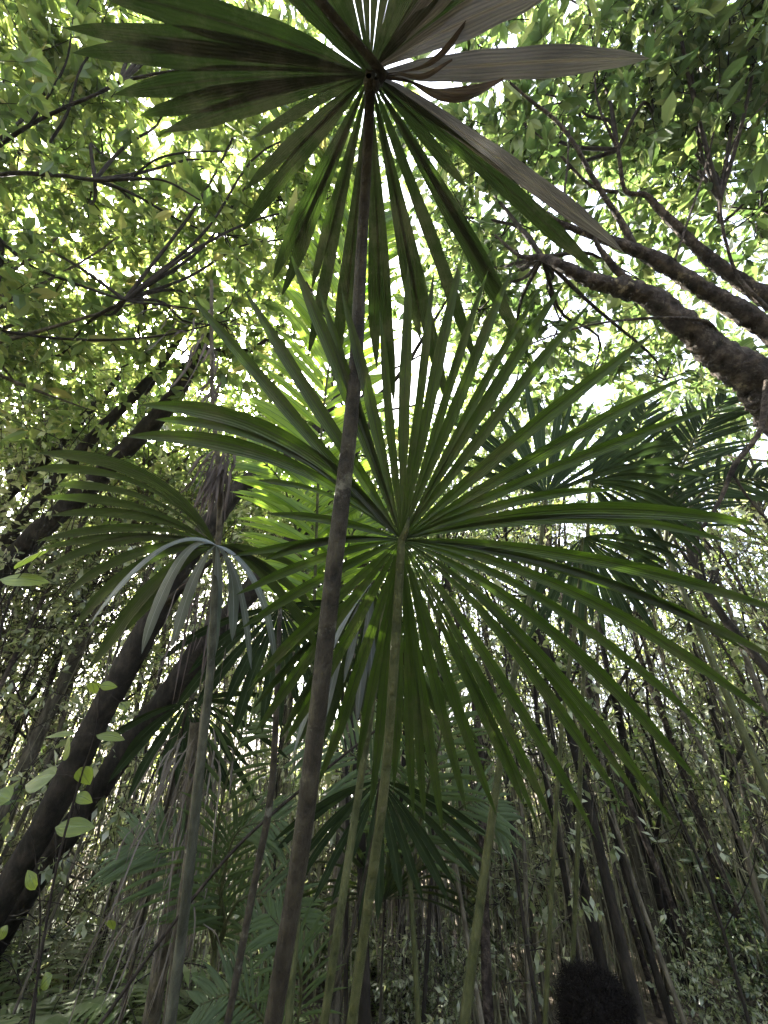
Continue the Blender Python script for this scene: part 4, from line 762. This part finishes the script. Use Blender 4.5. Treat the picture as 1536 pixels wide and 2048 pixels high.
def person():
    t = thing('person', 'person with short curly black hair seen from behind at the bottom of the picture', 'person')
    hp = P(1196, 2052, 1.12); hz = hp.z; k = hz / 1.46    # head centre height over the ground
    V = [(0, 0, .86), (0, .01, 1.02), (0, .02, 1.16), (0, .015, 1.27), (0, 0, 1.335), (0, -.005, 1.40), (0, .01, 1.47), (0, .01, 1.53)]
    r = [(.125, .09), (.11, .08), (.13, .09), (.12, .08), (.05, .05), (.055, .06), (.072, .088), (.05, .065)]
    E = [(i, i + 1) for i in range(7)]
    def chain(start, pts, rr):
        a = start
        for p_, q in zip(pts, rr):
            V.append(p_); r.append(q); E.append((a, len(V) - 1)); a = len(V) - 1
        return a
    for s in (-1, 1):
        w_ = chain(3, [(s * .15, .0, 1.265), (s * .20, -.02, 1.02), (s * .21, .03, .82), (s * .21, .045, .78)], [(.05, .05), (.038, .038), (.027, .024), (.030, .014)])
        for f in range(4):
            y_ = .045 + (f - 1.5) * .017; ln = (.055, .065, .06, .048)[f]
            chain(w_, [(s * .212, y_, .745), (s * .208, y_ + .004, .745 - ln * .5), (s * .20, y_ + .006, .745 - ln)], [.0085, .0078, .0068])
        chain(w_, [(s * .20, .078, .775), (s * .195, .09, .75), (s * .19, .095, .73)], [.010, .009, .008])
        chain(0, [(s * .085, 0, .80), (s * .09, .015, .46), (s * .09, -.01, .09), (s * .09, .06, .035), (s * .09, .13, .028)], [(.08, .08), (.052, .055), (.034, .036), (.035, .03), (.03, .018)])
    body = skin_obj('body', [(a, b, z) for a, b, z in V], E, r, SKIN, t, 2)
    # clothing: offset shells of the same figure
    sh = skin_obj('shirt', [(0, 0, .84), (0, .01, 1.02), (0, .02, 1.16), (0, .015, 1.28), (.155, 0, 1.265), (.185, -.012, 1.10), (-.155, 0, 1.265), (-.185, -.012, 1.10)], [(0, 1), (1, 2), (2, 3), (3, 4), (4, 5), (3, 6), (6, 7)],
                  [(.14, .105), (.125, .095), (.145, .105), (.13, .09), (.062, .062), (.056, .056), (.062, .062), (.056, .056)], SHIRT, body)
    tr = skin_obj('trousers', [(0, 0, .88), (0, 0, .82), (.088, 0, .76), (.09, .015, .46), (.09, -.01, .10), (-.088, 0, .76), (-.09, .015, .46), (-.09, -.01, .10)], [(0, 1), (1, 2), (2, 3), (3, 4), (1, 5), (5, 6), (6, 7)],
                  [(.14, .105), (.14, .105), (.093, .093), (.068, .068), (.05, .05), (.093, .093), (.068, .068), (.05, .05)], TROUS, body)
    # face, turned away: nose, ears, eyes, mouth
    mb = MB()
    def ell(c_, s_, m_=0, q=10):
        th = np.linspace(0, np.pi, q); rr = np.sin(th) + 1e-4; n0 = 12; a = np.linspace(0, 2 * np.pi, n0, endpoint=False)
        Vv = np.stack([c_[0] + s_[0] * rr[:, None] * np.cos(a), c_[1] + s_[1] * rr[:, None] * np.sin(a), c_[2] + s_[2] * np.cos(th)[:, None] + 0 * a], -1)
        i = np.arange(q - 1)[:, None]; j = np.arange(n0)[None]; f = np.stack([i * n0 + j, i * n0 + (j + 1) % n0, (i + 1) * n0 + (j + 1) % n0, (i + 1) * n0 + j], -1).reshape(-1, 4); mb.add(Vv.reshape(-1, 3), f, m_)
    ell((0, .098, 1.455), (.013, .018, .022)); ell((0, .092, 1.418), (.022, .010, .008))
    for s in (-1, 1): ell((s * .073, .005, 1.45), (.008, .018, .028))
    mb.build('facial_features', SKIN, body)
    mb = MB(); [ell((s * .028, .088, 1.478), (.011, .008, .007)) for s in (-1, 1)]; mb.build('eyes', plain('eye', (.5, .5, .5), .2), body)
    # curly hair: dense cap of little coils
    rng = np.random.default_rng(9); mb = MB(); cc = np.array([0, -.012, 1.485]); ax = np.array([.094, .104, .086])
    ell(cc, ax * .93, 0, 14)
    n = 3800; d = rnd_dir(rng, n); d = d[(d[:, 2] > -.75) & ~((d[:, 1] > .35) & (d[:, 2] < .35))]
    for q in d:
        r0 = cc + q * ax * .92; s1 = nrm(np.cross(q, rng.normal(size=3))); s2 = np.cross(q, s1); ph = rng.uniform(0, 6.28); tt = np.linspace(0, 1, 8); ln = rng.uniform(.008, .030) + .012 * (math.sin(q[0] * 9) * math.sin(q[2] * 8 + q[1] * 7)) + .008; rc = rng.uniform(.004, .008)
        pp = r0 + q * (tt * ln)[:, None] + (s1 * np.cos(ph + tt * 9)[:, None] + s2 * np.sin(ph + tt * 9)[:, None]) * rc * tt[:, None]
        tube(mb, pp, np.linspace(.0013, .0004, 8), 3)
    mb.build('hair', HAIR, body)
    t.location = (hp.x, hp.y, 0); t.rotation_euler = (0, 0, R(-8)); t.scale = (k, k, k)
person()

# labels shared by neighbours: say which of them it is, counted from the left of the picture
by = {}
for o in S.objects:
    if o.get('label') and o.parent is None: by.setdefault(o['label'], []).append(o)
ORD = ['second', 'third', 'fourth', 'fifth', 'sixth', 'seventh']
for lb, os_ in by.items():
    if len(os_) < 2: continue
    os_.sort(key=lambda o: o.location.x / max(o.location.y, .5))
    for i, o in enumerate(os_): o['label'] = ('leftmost ' if i == 0 else 'rightmost ' if i == len(os_) - 1 else 'middle ' if len(os_) == 3 else ORD[min(i - 1, 5)] + ' from left, ') + lb
